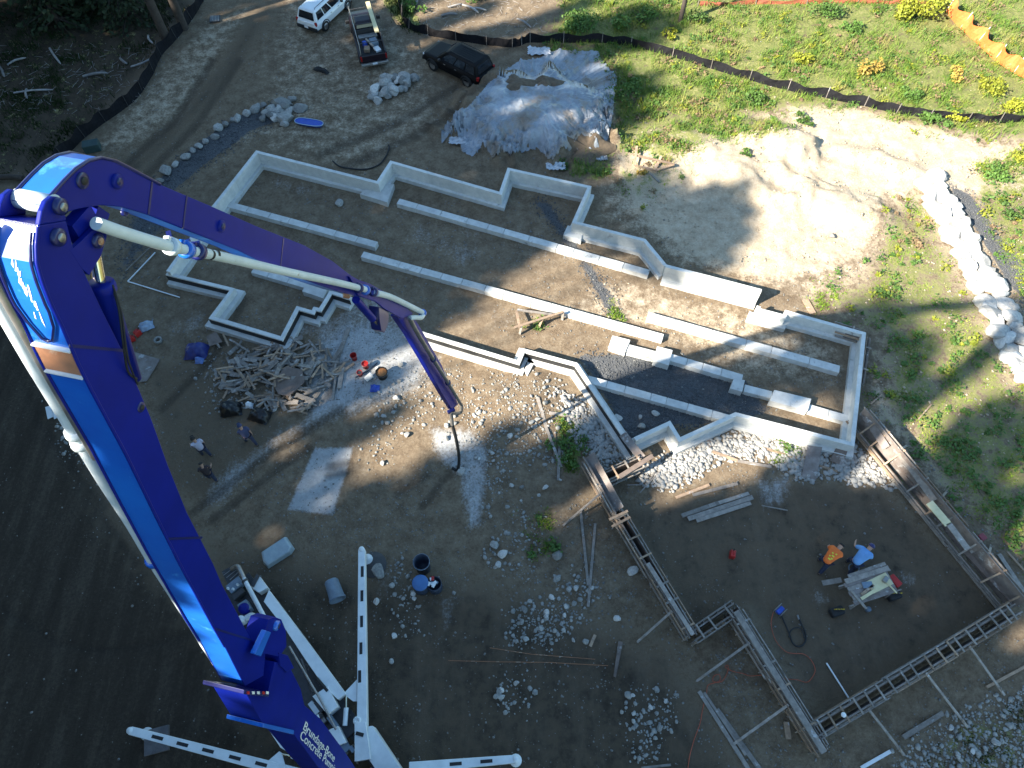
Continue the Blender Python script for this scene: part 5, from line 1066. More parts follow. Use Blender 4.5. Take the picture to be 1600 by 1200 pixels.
    if hat: 
        ax = (hd + V((0, 0, .02))).normalized(); MB().lathe([(.105, .0), (.118, .005), (.112, .05), (.08, .105), (0, .125)], hc + ax * .01, ax, 16).build('cap', hat, t, local=True); MB().box(hc + B @ V((.13, 0, .05)), (.12, .15, .015), M=B).build('cap_peak', hat, t, local=True)
    else: skinned('hair', [hc + ax0 for ax0 in (V((-.02, 0, .0)) + hd * .25, hd * .6 + V((-.01, 0, 0)), hd * .95)], [(0, 1), (1, 2)], [.112, .116, .085], HAIR, t)
    fx = B @ V((1, 0, 0)); fz = B @ V((0, 0, 1))
    MB().lathe([(.018, 0), (.013, .02), (0, .03)], hc + fx * .09 - fz * .01, fx, 8).build('nose', SKIN, t, local=True)
    for sg in (1, -1):
        MB().lathe([(.012, 0), (0, .008)], hc + fx * .090 + fz * .02 + V((0, sg * .035, 0)), fx, 8).build('eye', HAIR, t, local=True); MB().lathe([(.026, 0), (.018, .012), (0, .014)], hc + V((0, sg * .094, 0)), (0, sg, 0), 10).build('ear', SKIN, t, local=True)
    if hv:
        for j, (y_, z_, w_) in enumerate(((-.06, .40, .05), (.05, .36, .06), (-.02, .28, .09), (.06, .22, .05), (-.05, .18, .06), (.0, .12, .10))): MB().box(tor(-.158, y_, z_), (.012, w_, .045), M=B).build('reflective_print', hv, t, local=True)
    return t
person('worker in an orange shirt with lime back print bending over by the work table', on(1281, 884), head((1281, 884), (1300, 862)), SHO, JEANS, .95, hv=HIVIS, arms=((.35, .15, .35), (.15, .2, .5)), stride=.16, knee=.3, s=1.12)
person('worker in a light blue shirt bending by the work table with arms apart', on(1325, 886), head((1325, 886), (1340, 868)), SHB, JEANS, .85, arms=((.3, .25, .4), (.1, .8, .9)), stride=.14, knee=.25, hat=BLUED, s=1.15)
person('man in a pale lilac shirt and dark cap standing left of the others', on(324, 712), head((324, 712), (310, 690)), SHW, JEANS, .06, arms=((.1, .15, .4), (.2, .25, .9)), hat=HAIR, s=.95)
person('bald man in dark clothes standing lowest of the three by the boom', on(334, 750), head((334, 750), (330, 730)), SHD, JEANS, .08, arms=((.2, .2, .8), (.1, .15, .4)), s=.9)
person('man in navy work clothes walking below the black bags', on(394, 693), head((394, 693), (380, 672)), SHN, JEANS, .10, arms=((-.3, .15, .4), (.4, .15, .3)), stride=.2, hat=SHN, s=.95)

# ------------------------------------------------------------------ plastic sheet over the soil heap
def plastic():
    c = G(826, 178); n = 260; u, v = np.meshgrid(np.linspace(-1, 1, n), np.linspace(-1, 1, n)); poly = [(712,200),(690,226),(684,212),(735,165),(765,130),(808,98),(842,92),(868,80),(935,82),(940,96),(964,122),(956,190),(945,235),(930,242),(895,238),(878,246),(858,252),(842,236),(815,240),(790,236),(770,248),(755,228),(738,246),(722,238)]
    a = 690 + (u + 1) / 2 * 290; b = 72 + (v + 1) / 2 * 186
    gpt = px_to_ground(a.ravel(), b.ravel()); X_, Y_ = gpt[:, 0], gpt[:, 1]
    # follow the surveyed outline on the real surface
    for _ in range(4):
        h = terr(X_, Y_); xx = (a.ravel() - 800) / F; yy = (b.ravel() - 600) / F; t = (CH - h) / (SP + yy * CP); X_, Y_ = xx * t, (CP - yy * SP) * t
    m = poly_mask(a.ravel(), b.ravel(), poly, 1.0)
    ang = np.arctan2(Y_ - c.y, X_ - c.x); r = np.hypot(X_ - c.x, Y_ - c.y)
    fo = lambda k_, s_: np.clip(1 - np.abs(np.sin(ang * k_ + s_ + 1.6 * vnoise(X_ * .5 + s_, Y_ * .5))) * 2.6, 0, 1) ** 1.3
    folds = (fo(9, 0) + .7 * fo(17, 2) + .4 * fo(29, 4)) * np.clip((r - 1.6) / 3, 0, 1) * (.5 + vnoise(X_ * .9, Y_ * .9))
    wr = .05 * fbm(X_ * 2.4, Y_ * 2.4, 4) + .15 * folds + .05 * (1 - np.abs(np.sin(X_ * 2.3 + 3 * fbm(X_, Y_, 3)))) ** 4
    Z_ = terr(X_, Y_) + .035 + wr
    idx = np.arange(n * n).reshape(n, n); q = np.stack([idx[:-1, :-1], idx[:-1, 1:], idx[1:, 1:], idx[1:, :-1]], -1).reshape(-1, 4); keep = m[q].mean(1) > .5; q = q[keep]
    us, inv = np.unique(q, return_inverse=True); 
    M_ = bpy.data.materials.new('cloudy_plastic_film'); M_.use_nodes = True; N = M_.node_tree.nodes; L_ = M_.node_tree.links; pb = N['Principled BSDF']; pb.inputs['Roughness'].default_value = .28; pb.inputs['Specular IOR Level'].default_value = .6
    tc = N.new('ShaderNodeTexCoord'); z1 = N.new('ShaderNodeTexNoise'); z1.inputs['Scale'].default_value = .55; z1.inputs['Detail'].default_value = 7; z1.inputs['Roughness'].default_value = .65; L_.new(tc.outputs['Object'], z1.inputs['Vector'])
    cr = N.new('ShaderNodeValToRGB'); e = cr.color_ramp.elements; e.new(.5); e.new(.6)
    for el, (p, cc) in zip(e, ((.30, (.15, .115, .085)), (.42, (.23, .205, .18)), (.48, (.20, .22, .245)), (.66, (.33, .36, .40)))): el.position = p; el.color = (*cc, 1)
    L_.new(z1.outputs['Fac'], cr.inputs[0]); L_.new(cr.outputs[0], pb.inputs['Base Color'])
    z2 = N.new('ShaderNodeTexNoise'); z2.inputs['Scale'].default_value = 5; z2.inputs['Detail'].default_value = 6; z2.inputs['Distortion'].default_value = 1.5; L_.new(tc.outputs['Object'], z2.inputs['Vector'])
    bp = N.new('ShaderNodeBump'); bp.inputs['Strength'].default_value = .5; bp.inputs['Distance'].default_value = .08; L_.new(z2.outputs['Fac'], bp.inputs['Height']); L_.new(bp.outputs[0], pb.inputs['Normal'])
    o = np_mesh('plastic_sheet', np.stack([X_, Y_, Z_], -1)[us], inv.reshape(q.shape), M_, True); tag(o, 'wrinkled clear plastic sheet covering the big soil heap', 'plastic sheet')
    for (a_, b_), rx, ry, lab in (((812, 132), 1.0, .7, 'left patch of bare soil on top of the plastic'), ((856, 131), .9, .65, 'right patch of bare soil on top of the plastic'), ((918, 236), 1.3, .9, 'soil spilled over the lower right edge of the plastic')):
        p = P(a_, b_); k = 40; d = MB(); ring = []
        ctr = V((p.x, p.y, tz(p.x, p.y) + .26)); vs = [ctr]
        for rr in (.5, 1.0):
            for i in range(k):
                th = 2 * math.pi * i / k; w_ = rr * (1 + .25 * math.sin(3 * th + a_) + .12 * math.sin(7 * th)); x_, y_ = p.x + rx * w_ * math.cos(th), p.y + ry * w_ * math.sin(th); vs.append(V((x_, y_, tz(x_, y_) + (.24 if rr < 1 else .02) + random.uniform(0, .04))))
        fs = [(0, 1 + i, 1 + (i + 1) % k) for i in range(k)] + [(1 + i, 1 + k + i, 1 + k + (i + 1) % k, 1 + (i + 1) % k) for i in range(k)]
        tag(d.add(vs, fs, True).build('soil_patch', mat('loose_brown_soil', (.14, .105, .07), (.08, .06, .042), 5, .95, bump=.8, bscale=14)), lab, 'soil patch')
plastic()
for (a, b), sz, lab in (((718, 222), .5, 'crumpled plastic bunched at the left foot of the heap'), ((868, 262), .45, 'torn plastic scrap below the heap'), ((842, 82), .6, 'white plastic scrap by the silt fence'), ((940, 248), .25, 'small plastic scrap on the weeds right of the heap')):
    p = P(a, b); vs = []; d = MB(); n = 14
    for i in range(n):
        for j in range(n):
            x_, y_ = (i / (n - 1) - .5) * sz * 2.4, (j / (n - 1) - .5) * sz * 1.3; vs.append(V((p.x + x_ + .05 * math.sin(j * 2), p.y + y_ + .05 * math.sin(i * 2.2), p.z + .04 + .22 * sz * float(fbm(np.array([x_ * 5 + a]), np.array([y_ * 5]), 3)[0]) * 2)))
    d.add(vs, [(i * n + j, i * n + j + 1, (i + 1) * n + j + 1, (i + 1) * n + j) for i in range(n - 1) for j in range(n - 1)], True); tag(d.build('plastic_scrap', mat('white_film', (.5, .52, .55), (.38, .4, .43), 4, .3)), lab, 'plastic scrap')

# ------------------------------------------------------------------ boulders
def rock_mesh(name, m, k=2, rough=.3):
    import bmesh
    bm = bmesh.new(); bmesh.ops.create_icosphere(bm, subdivisions=k, radius=1)
    off = V((random.random() * 50, random.random() * 50, 0)); cuts = [(V((random.gauss(0, 1), random.gauss(0, 1), random.gauss(0, 1))).normalized(), random.uniform(.5, .85)) for _ in range(11)]
    for v in bm.verts:
        c = v.co.copy()
        for n_, d in cuts:
            s_ = c.dot(n_)
            if s_ > d: c -= n_ * (s_ - d) * .97
        f = 1 + rough * (float(fbm(np.array([c.x * 1.5 + off.x + c.z]), np.array([c.y * 1.5 + off.y]), 3)[0]) - .5); v.co = c * f
    me = bpy.data.meshes.new(name); bm.to_mesh(me); bm.free(); me.materials.append(m); return me
ROCKS = [rock_mesh('boulder', STONE) for _ in range(5)]; ROCKSW = [rock_mesh('boulder', STONEW) for _ in range(5)]
def rock(px_, py_, r, lab, group, white=False, name='boulder', cat='boulder', sink=.3, parent=None, up=0.0):
    o = bpy.data.objects.new(name, random.choice(ROCKSW if white else ROCKS)); COL.objects.link(o); p = P(px_, py_)
    o.scale = (r * random.uniform(.85, 1.25), r * random.uniform(.8, 1.1), r * random.uniform(.6, .85)); o.rotation_euler = (random.uniform(-.3, .3), random.uniform(-.3, .3), random.uniform(0, 6.28))
    o.location = (p.x, p.y, p.z + r * (.7 - sink) + up)
    if parent: o.parent = parent; o.location = o.location - parent.location
    else: tag(o, lab, cat, group)
    return o
GA = 'boulders in the pile between the pickup and the plastic heap'
for i in range(30):
    a = random.uniform(0, 6.28); r = random.random() ** .5; x_, y_ = 616 + 40 * r * math.cos(a), 134 + 20 * r * math.sin(a) - .35 * 40 * r * math.cos(a)
    rock(x_, y_, random.uniform(.22, .42), 'grey boulder in the pile between the pickup and the plastic heap', GA, i % 3 == 0, up=.25 * (1 - r))
for x_, y_, r, lab in ((588, 146, .36, 'pale boulder at the left end of the pile below the pickup'), ((632), 128, .46, 'largest pale boulder in the pile below the pickup'), (603, 149, .34, 'second pale boulder along the front of the pile below the pickup'), (618, 146, .33, 'pale boulder at the front centre of the pile below the pickup')): rock(x_, y_, r, lab, GA, True, sink=.1, up=.15)
GB = 'boulders heaped left of the blue sled'
for i in range(16): rock(random.gauss(432, 16), random.gauss(172, 8), random.uniform(.25, .5), 'grey boulder heaped left of the blue sled', GB)
rock(431, 187, .38, 'round white boulder left of the blue sled', GB, True); rock(446, 194, .34, 'white boulder touching the blue sled end', GB, True); rock(440, 166, .6, 'largest grey boulder above the blue sled', GB); rock(470, 172, .5, 'broad grey boulder right of the largest one above the sled', GB)
GC = 'boulders edging the gravel trench'; k_ = -1; ORD = 'first second third fourth fifth sixth seventh eighth ninth tenth eleventh twelfth thirteenth fourteenth fifteenth sixteenth'.split()
for x_, y_ in ((250, 281), (262, 270), (275, 259), (289, 248), (300, 240), (311, 229), (322, 220), (334, 213), (345, 203), (352, 197), (362, 190), (374, 184), (385, 178), (396, 174), (405, 168), (414, 164)):
    k_ += 1; rock(x_ + random.gauss(0, 2), y_ + random.gauss(0, 2), random.uniform(.22, .4), 'grey boulder, %s from the left in the row along the gravel trench' % ORD[k_], GC)
GD = 'single stones on the dirt'
for x_, y_, r, lab in ((870, 868, .26, 'blue grey round stone left of the V of planks'), (772, 853, .22, 'grey stone above the sunlit cobbles'), (785, 866, .2, 'tan grey stone below the blue grey one'), (778, 883, .18, 'oval stone in the cobble patch'), (989, 892, .22, 'pointed pale stone beside the left garage form'), (964, 967, .17, 'round white stone right of the cobbles'),
                  (719, 738, .24, 'white stone at the mouth of the concrete hose'), (593, 893, .3, 'blue grey flat stone under the right leg tip'), (915, 1002, .16, 'stone beside the short offcut'), (1024, 646, .22, 'pale stone inside the slanting walls'), (966, 653, .2, 'pale stone near the left slanting wall'), (1002, 667, .2, 'pale stone under the plank by the slanting wall'), (870, 904, .2, 'small stone near the cobble patch'),
                  (616, 994, .14, 'small stone alone on the dark dirt'), (626, 570, .16, 'stone at the foot of the tip boom'), (530, 318, .25, 'pale stone inside the left of the foundation'), (612, 1033, .11, 'tiny stone on the dark dirt'), (1000, 652, .12, 'small stone in dark gravel'), (430, 640, .12, 'stone right of the black bags'), (598, 724, .14, 'stone near the pale slab'), (636, 680, .16, 'stone in the row left of the hose'), (1300, 430 - 60, .2, 'stone on the sandy bank')):
    rock(x_, y_, r, lab, GD, random.random() < .5, 'stone', 'stone', .25)
CL = [(845, 980), (890, 930), (820, 760), (760, 690), (700, 640), (805, 1080), (1520, 1150), (1010, 1110), (650, 930), (845, 640), (600, 620)]
CLW = ['in the large cobble patch right of the white outrigger', 'at the foot of the V of planks', 'in the stones above the sunlit cobble mound', 'right of the concrete hose end', 'in the sunlit stones under the boom tip', 'in the low patch near the bottom centre', 'in the weedy corner at the lower right', 'by the orange cord near the bottom', 'in the row by the blue barrels', 'near the top of the tan stud', 'at the edge of the concrete spill']
for i in range(90):
    x_, y_ = x_0, y_0 = random.choice(CL)
    rock(x_ + random.gauss(0, 26), y_ + random.gauss(0, 20), random.uniform(.08, .15), 'fist sized pale cobble ' + CLW[CL.index((x_0, y_0))], 'cobbles strewn over the yard', random.random() < .4, 'cobble', 'cobble', .2)
# the rock wall on the right: one retaining row of pale blocks
rw = thing('rock_wall', 'low wall of big pale sunlit boulders on the right slope', 'rock wall', P(1520, 430)); k = 0
for i in range(26):
    f = max(0, (i + random.uniform(-.2, .2)) / 25); x_ = 1450 + (1612 - 1450) * f; y_ = 284 + 304 * f; wd = 12 + 12 * f
    for j in (-.55, .55):
        rock(x_ + j * wd + random.gauss(0, 1.5), y_ - j * wd * .45 + random.gauss(0, 2), random.uniform(.5, .68), '', None, True, 'stone', parent=rw, sink=.5)

# ------------------------------------------------------------------ fences
def cloth_fence(px_list, h, label, name, m, stakes=True, lean=.25, stake_m=WOODG, drop=.12):
    base = [P(a, b) for a, b in px_list]; path = spline(base, 8); t = thing(name, label, 'fence', tuple(base[0]))
    n = len(path); lo = []; hi = []
    for i, p in enumerate(path):
        d = (path[min(i + 1, n - 1)] - path[max(i - 1, 0)]); nn = V((-d.y, d.x, 0)).normalized(); z0 = tz(p.x, p.y); sag = drop * (math.sin(i * math.pi / 8) ** 2) + random.uniform(-.02, .02); ln = lean * (.5 + .9 * math.sin(i * .9))
        lo.append(V((p.x, p.y, z0 - .05))); hi.append(V((p.x, p.y, z0 + h - sag)) + nn * ln * h * .5)
    b = MB(); o1 = V((0, 0, 0)); vs = []
    for l_, h_ in zip(lo, hi): vs += [l_, l_.lerp(h_, .5) + V((random.uniform(-.04, .04), random.uniform(-.04, .04), 0)), h_]
    fs = []
    for i in range(n - 1): fs += [(i * 3, i * 3 + 3, i * 3 + 4, i * 3 + 1), (i * 3 + 1, i * 3 + 4, i * 3 + 5, i * 3 + 2)]
    c = b.add(vs, fs, False).build('fence_cloth', m, t); sm = c.modifiers.new('thickness', 'SOLIDIFY'); sm.thickness = .01
    if stakes:
        for i in range(0, n, 8):
            p = lo[i]; q = hi[i]; MB().beam(p + V((.02, -.03, 0)), q + (q - p).normalized() * .12 + V((.02, -.03, 0)), .035, .035).build('stake', stake_m, t)
    return t
cloth_fence([(52, 292), (100, 246), (133, 214), (165, 190), (200, 165), (222, 142), (240, 112), (252, 86), (276, 60), (300, 30), (318, 0)], .75, 'black silt fence along the left side of the dirt road', 'silt_fence', SILT, True, .3, DARKST)
cloth_fence([(622, -8), (626, 22), (638, 44), (668, 54), (712, 62), (760, 70), (800, 73), (815, 70), (828, 66), (880, 66), (940, 66), (985, 72), (1050, 88), (1110, 106), (1170, 124), (1230, 140), (1290, 152), (1350, 165), (1400, 176), (1450, 184), (1510, 190), (1560, 192), (1620, 188), (1700, 190)], .62, 'long black silt fence winding from the parking area across the weedy slope', 'silt_fence', SILT, True, .35)
cloth_fence([(1478, 16), (1500, 42), (1526, 66), (1554, 92), (1584, 112), (1630, 136)], .95, 'bright orange safety fence at the top right corner', 'safety_fence', ORNET, True, .5, WHITEP, .2)
cloth_fence([(1090, 8), (1180, 6), (1260, 5), (1340, 4), (1420, 6), (1464, 6)], .32, 'faded red orange fence along the top edge', 'safety_fence', mat('faded_red_mesh', (.36, .10, .05), (.26, .08, .05), 5, .8), True, .3, WOODG)
# ------------------------------------------------------------------ shrubs on the slope
def shrub(px_, py_, rh, h, n, m, lab, ls=.16):
    p = P(px_, py_); t = thing('shrub', lab, 'shrub', (p.x, p.y, p.z), group='shrubs growing on the weedy slope'); C = []; n = int(n * 1.8); ls *= .68; LB = [(random.gauss(0, .42), random.gauss(0, .42), random.uniform(.45, .85)) for _ in range(5)]
    while len(C) < n:
        q = rng.normal(0, 1, 3); q /= np.linalg.norm(q); q *= rng.random() ** .45
        if vnoise(np.array([q[0] * 2.2 + px_]), np.array([q[1] * 2.2 + q[2] * 2]))[0] < .34: continue
        lb = random.choice(LB); C.append(((q[0] * lb[2] * .8 + lb[0]) * rh, (q[1] * lb[2] * .8 + lb[1]) * rh, (h * .5 + q[2] * h * .5) * (lb[2] + .2) + .03))
    b = MB()
    for k in range(6): a = random.uniform(0, 6.28); b.tube([(0, 0, -.05), (math.cos(a) * rh * .3, math.sin(a) * rh * .3, h * .5), (math.cos(a) * rh * .6, math.sin(a) * rh * .6, h * .85)], [.025, .015, .006], 4, caps=False)
    b.build('stem', BARK, t, local=True); leaf_mesh('foliage', np.array(C), ls, m, None, 0, t, 1.2)
for a in ((1428, 30, 1.5, 1.5, 900, LEAFY, 'large bright yellow green shrub at the top, left of the orange fence', .2), (1466, 12, .7, .8, 260, LEAFY, 'small yellow shrub beside the orange fence end'), (1354, 112, .75, .8, 330, LEAFO, 'orange and yellow shrub in the middle of the slope'), (1546, 140, .9, .8, 380, LEAFY, 'yellow shrub near the right edge above the silt fence'),
          (1254, 96, .7, .6, 260, LEAFY, 'pale yellow shrub left of the orange one'), (1495, 122, .6, .5, 200, LEAFO, 'small golden shrub right of the orange one'), (1290, 22, 1.0, .9, 420, LEAFG, 'green shrub at the top centre right'), (1000, 36, 1.3, .9, 520, LEAFG, 'bright green bush behind the silt fence'), (900, 42, 1.5, .9, 620, LEAFG, 'wide dark green bush by the bare root ground', .18), (1040, 58, .6, .5, 180, LEAFY, 'yellow green sprig by the silt fence'),
          (1460, 192, .9, .5, 320, LEAFG, 'green bush at the foot of the silt fence'), (1500, 186, .6, .5, 220, LEAFY, 'yellow bush at the foot of the silt fence'), (1420, 150, .7, .5, 260, LEAFG, 'green bush behind the silt fence right of centre'), (1570, 172, 1.0, .6, 380, LEAFY, 'sprawling yellow green bush near the right frame edge'), (1330, 45, .8, .5, 260, LEAFG, 'dull green bush beneath the yellow shrub'), (1555, 270, .9, .5, 280, LEAFG, 'green bush right of the rock wall top'), (1590, 250, .8, .5, 240, LEAFY, 'yellowish bush at the right edge by the rock wall'),
          (1580, 330, .7, .4, 200, LEAFG, 'low green bush right of the rock wall'), (985, 142, .9, .5, 300, LEAFG, 'dense green bush at the right edge of the plastic'), (968, 160, .7, .5, 240, LEAFG, 'green bush below the dense one by the plastic'), (883, 262, .4, .3, 120, LEAFG, 'small green plant below the plastic heap'), (1090, 35, .7, .7, 220, LEAFG, 'green bush right of the lone trunk'), (1180, 160, .8, .5, 260, LEAFG, 'green bush on the bank below the silt fence'), (1255, 190, .6, .4, 160, LEAFG, 'low green bush at the top of the sand'),
          (1165, 240, .35, .3, 90, LEAFG, 'green sprout alone on the sand'), (1098, 208, .35, .25, 80, LEAFG, 'green sprout left on the sand'), (1005, 270, .3, .2, 70, LEAFO, 'yellow leaves by the broken frame'), (890, 690, .7, .35, 260, LEAFG, 'green weeds by the upright tan stud', .12), (740, 0, .9, .6, 260, LEAFG, 'green bush on the rooty ground at the top'), (650, 14, .7, .5, 220, LEAFG, 'green bush inside the fence bend')):
    shrub(*a)
# brush and dead branches
GX = 'bleached dead branches on the forest floor'
for i, (a, b) in enumerate((((12, 102), (42, 92)), ((78, 76), (96, 102)), ((0, 105), (8, 122)), ((205, 105), (240, 92)), ((232, 56), (240, 70)), ((188, 92), (200, 102)), ((22, 146), (84, 142)), ((42, 140), (44, 156)), ((130, 120), (170, 116)), ((700, 12), (722, 8)), ((722, 8), (748, 22)), ((690, 25), (715, 24)), ((738, 14), (760, 18)), ((808, 30), (830, 45)), ((650, 8), (652, -6)))):
    p0, p1 = P(*a, .06), P(*b, .12); o = MB().tube(spline([p0, p0.lerp(p1, .5) + V((random.gauss(0, .1), random.gauss(0, .1), .08)), p1], 3), [.06 + .01 * (i % 3)] * 6 + [.02], 6).build('dead_branch', DEADW); tag(o, 'bleached dead branch on the dark forest floor' if i < 9 else 'bleached branch on the bare root ground at the top', 'branch', GX if i < 9 else 'bleached branches at the top edge')
tw = MB()
for i in range(420):
    x_, y_ = (random.uniform(-20, 250), random.uniform(70, 175)) if i < 230 else (random.uniform(660, 850), random.uniform(-20, 58))
    p = P(x_, y_, random.uniform(.01, .1)); a = random.uniform(0, 6.28); l_ = random.uniform(.15, .6); tw.tube([p, p + V((math.cos(a) * l_, math.sin(a) * l_, random.uniform(-.05, .12)))], [.016, .006], 3, caps=False)
tag(tw.build('twigs', DEADW), 'litter of pale twigs on the forest floor and root ground', kind='stuff')

# ------------------------------------------------------------------ things standing about the yard
def lathe_thing(name, prof, px_, py_, m, lab, cat, group=None, axis=(0, 0, 1), z=0.0, parts=()):
    p = P(px_, py_); t = thing(name, lab, cat, (p.x, p.y, max(p.z, 0)), group=group); c = V((0, 0, z))
    MB().lathe(prof, c, axis, 24).build('shell', m, t, local=True)
    for nm, pr, mm in parts: MB().lathe(pr, c, axis, 24).build(nm, mm, t, local=True)
    return t
BARREL = [(0, .0), (.27, .0), (.29, .03), (.31, .86), (.325, .86), (.325, .90), (.30, .90), (.28, .12), (0, .10)]
GT = 'blue barrels in the yard'
lathe_thing('open_barrel', BARREL, 662, 888, NAVYP, 'dark open barrel, topmost of the three barrels right of the truck', 'barrel', GT, parts=(('rim', [(.325, .87), (.34, .87), (.34, .91), (.325, .91)], GREYB),))
lathe_thing('lidded_barrel', [(0, 0), (.28, 0), (.30, .05), (.31, .80), (0, .80)], 660, 919, NAVYP, 'barrel with a flat blue lid, left of the lower pair', 'barrel', GT, parts=(('lid', [(0, .84), (.30, .84), (.325, .82), (.325, .78), (.31, .78)], BLUEP if False else mat('mid_blue_lid', (.05, .14, .32), (.04, .11, .26), 4, .5)),))
bt = lathe_thing('barrel', [(0, 0), (.26, 0), (.28, .05), (.29, .72), (.27, .72), (.26, .2), (0, .2)], 681, 919, NAVYP, 'barrel filled with white rubbish, right of the lower pair', 'barrel', GT)
p = bt.location
for i in range(9): o = MB().box((p.x + random.gauss(0, .09), p.y + random.gauss(0, .09), .66 + random.uniform(0, .1)), (.16, .11, .05), random.uniform(0, 3)).build('rubbish_scrap', WHITEPL if i % 3 else REDP if i == 3 else GREYB); tag(o, 'scrap of white rubbish in the blue barrel', 'rubbish', 'rubbish in the blue barrel')
q = P(525, 925); t = thing('tipped_barrel', 'blue grey barrel lying on its side left of the white outrigger leg', 'barrel', (q.x, q.y, 0)); ax = G(532, 942) - G(520, 908); ax.z = 0
MB().lathe([(0, -.42), (.24, -.42), (.28, -.36), (.31, .36), (.34, .37), (.34, .44), (.31, .44), (.28, -.3), (0, -.3)], (0, 0, .32), ax, 24).build('shell', GREYB, t, local=True)
t = thing('plastic_tub', 'large pale grey tub lying upside down near the truck rear', 'tub', tuple(P(435, 865)))
q = [G(a, b, .0) for a, b in ((410, 866), (449, 840), (461, 858), (456, 866), (420, 889), (413, 882))]
c = sum(q, V()) / 6; MB().loft([[V((p.x, p.y, .02)) for p in q], [V((p.x, p.y, .10)) for p in q], [V((*(c + (p - c) * .93).xy, .30)) for p in q], [V((*(c + (p - c) * .8).xy, .34)) for p in q]]).build('shell', mat('pale_blue_grey_plastic', (.30, .36, .38), (.22, .27, .29), 3, .5), t, bevel=.03)
MB().beam(G(412, 868, .3), G(446, 846, .3), .05, .06).build('rib', GREYB, t)
def bucket(px_, py_, m, lab, r=.15, h=.36, tip_=None, fill=None, grp='buckets by the concrete spill'):
    p = P(px_, py_); t = thing('bucket', lab, 'bucket', (p.x, p.y, max(p.z, 0)), group=grp); ax = V((0, 0, 1)) if tip_ is None else V((math.cos(tip_), math.sin(tip_), .12)); c = V((0, 0, 0 if tip_ is None else r)) - (ax * h / 2 if tip_ is not None else V())
    MB().lathe([(0, 0), (r * .86, 0), (r, h), (r * 1.08, h), (r * 1.08, h - .04), (r * 1.0, h - .04)], c, ax, 20).build('shell', m, t, local=True); MB().lathe([(r * .97, h - .01), (r * .84, .02), (0, .02)], c, ax, 20).build('inside', m, t, local=True)
    if fill: MB().lathe([(r * .93, h * .8), (0, h * .84)], c, ax, 16).build('contents', fill, t, local=True)
    d = ax.cross(V((0.3, 1, 0))).normalized(); e_ = ax.cross(d); MB().tube([c + ax * h * .9 + d * r * math.cos(k * math.pi / 10) * 1.06 + e_ * r * 1.1 * math.sin(k * math.pi / 10) + ax * -.02 for k in range(11)], .006, 5).build('handle', STEEL, t, local=True)
bucket(554, 561, REDP, 'red bucket farthest left by the tan plank'); bucket(572, 574, REDP, 'red bucket right of the other two', fill=REDP); bucket(563, 586, REDP, 'lowest red bucket, partly behind the tool', .13, .26, fill=DARKST); bucket(577, 592, WHITEPL, 'white bucket tipped on its side', .15, .38, .7)
bucket(598, 588, BLACK, 'large black tub holding orange rope', .27, .42, fill=mat('orange_rope', (.4, .17, .05), (.2, .09, .04), 20, .8))
for pts, r, m, lab in (([(555, 590), (575, 580), (590, 567)], .03, NAVYP, 'dark pole tool lying by the red buckets'), ([(553, 622), (562, 606)], .02, WOODG, 'thin stake lying below the white bucket'), ([(558, 618), (570, 613)], .02, WOODG, 'second thin stake below the white bucket')):
    tag(MB().tube([P(a, b, .05) for a, b in pts], r, 6).build('pole', m), lab, 'pole')
def cloth(px_, py_, w_, d_, h_, m, lab, name, cat, rz=0, seed=0):
    p = P(px_, py_); n = 18; vs = []; c_, s_ = math.cos(rz), math.sin(rz)
    for i in range(n):
        for j in range(n):
            u, v = i / (n - 1) * 2 - 1, j / (n - 1) * 2 - 1; r = min(1, (abs(u) ** 4 + abs(v) ** 4)); k = float(fbm(np.array([u * 2 + px_]), np.array([v * 2 + py_]), 3)[0]); x_, y_ = u * w_ / 2 * (1 + .2 * (k - .5)), v * d_ / 2 * (1 + .25 * (k - .5)); vs.append(V((p.x + x_ * c_ - y_ * s_, p.y + x_ * s_ + y_ * c_, max(p.z, 0) + .01 + h_ * (1 - r) * (.35 + 1.1 * k))))
    tag(MB().add(vs, [(i * n + j, (i + 1) * n + j, (i + 1) * n + j + 1, i * n + j + 1) for i in range(n - 1) for j in range(n - 1)], True).build(name, m), lab, cat)
cloth(586, 607, .45, .4, .15, BLUEP, 'crumpled light blue cloth below the white bucket', 'cloth', 'cloth'); cloth(308, 550, 1.1, .9, .45, TARP, 'heaped dark blue tarpaulin left of the scrap heap', 'tarpaulin', 'tarpaulin'); cloth(312, 564, .4, .35, .3, mat('pale_blue_sheet', (.12, .2, .45), (.08, .14, .35), 5, .5), 'pale blue bundle on the dark tarpaulin', 'bundle', 'bundle')
cloth(361, 640, 1.0, .75, .5, BAG, 'full black rubbish bag, left of two below the scrap heap', 'rubbish_bag', 'rubbish bag', .2); cloth(406, 650, 1.0, .7, .4, BAG, 'slumped black rubbish bag, right of two below the scrap heap', 'rubbish_bag', 'rubbish bag', -.3); cloth(390, 634, .35, .3, .25, WHITEPL, 'white sack between the two black bags', 'sack', 'sack')
cloth(229, 511, .7, .5, .3, mat('blue_white_sack', (.30, .38, .48), (.2, .26, .36), 7, .6), 'blue and white cement sacks by the red cans', 'cement_sack', 'sack', .5); sheet([(325, 530), (340, 522), (350, 538), (330, 545)], .03, PLYB, 'plywood_offcut', 'brown plywood offcut leaning on the blue tarpaulin', 'plywood', .2)
cloth(502, 111, 1.1, .3, .2, BLACK, 'long black duffel lying on the dirt left of the pickup', 'duffel_bag', 'bag', -.45); cloth(145, 236, .1, .1, .02, BLACK, 'dark scrap by the elbow', 'scrap', 'scrap')
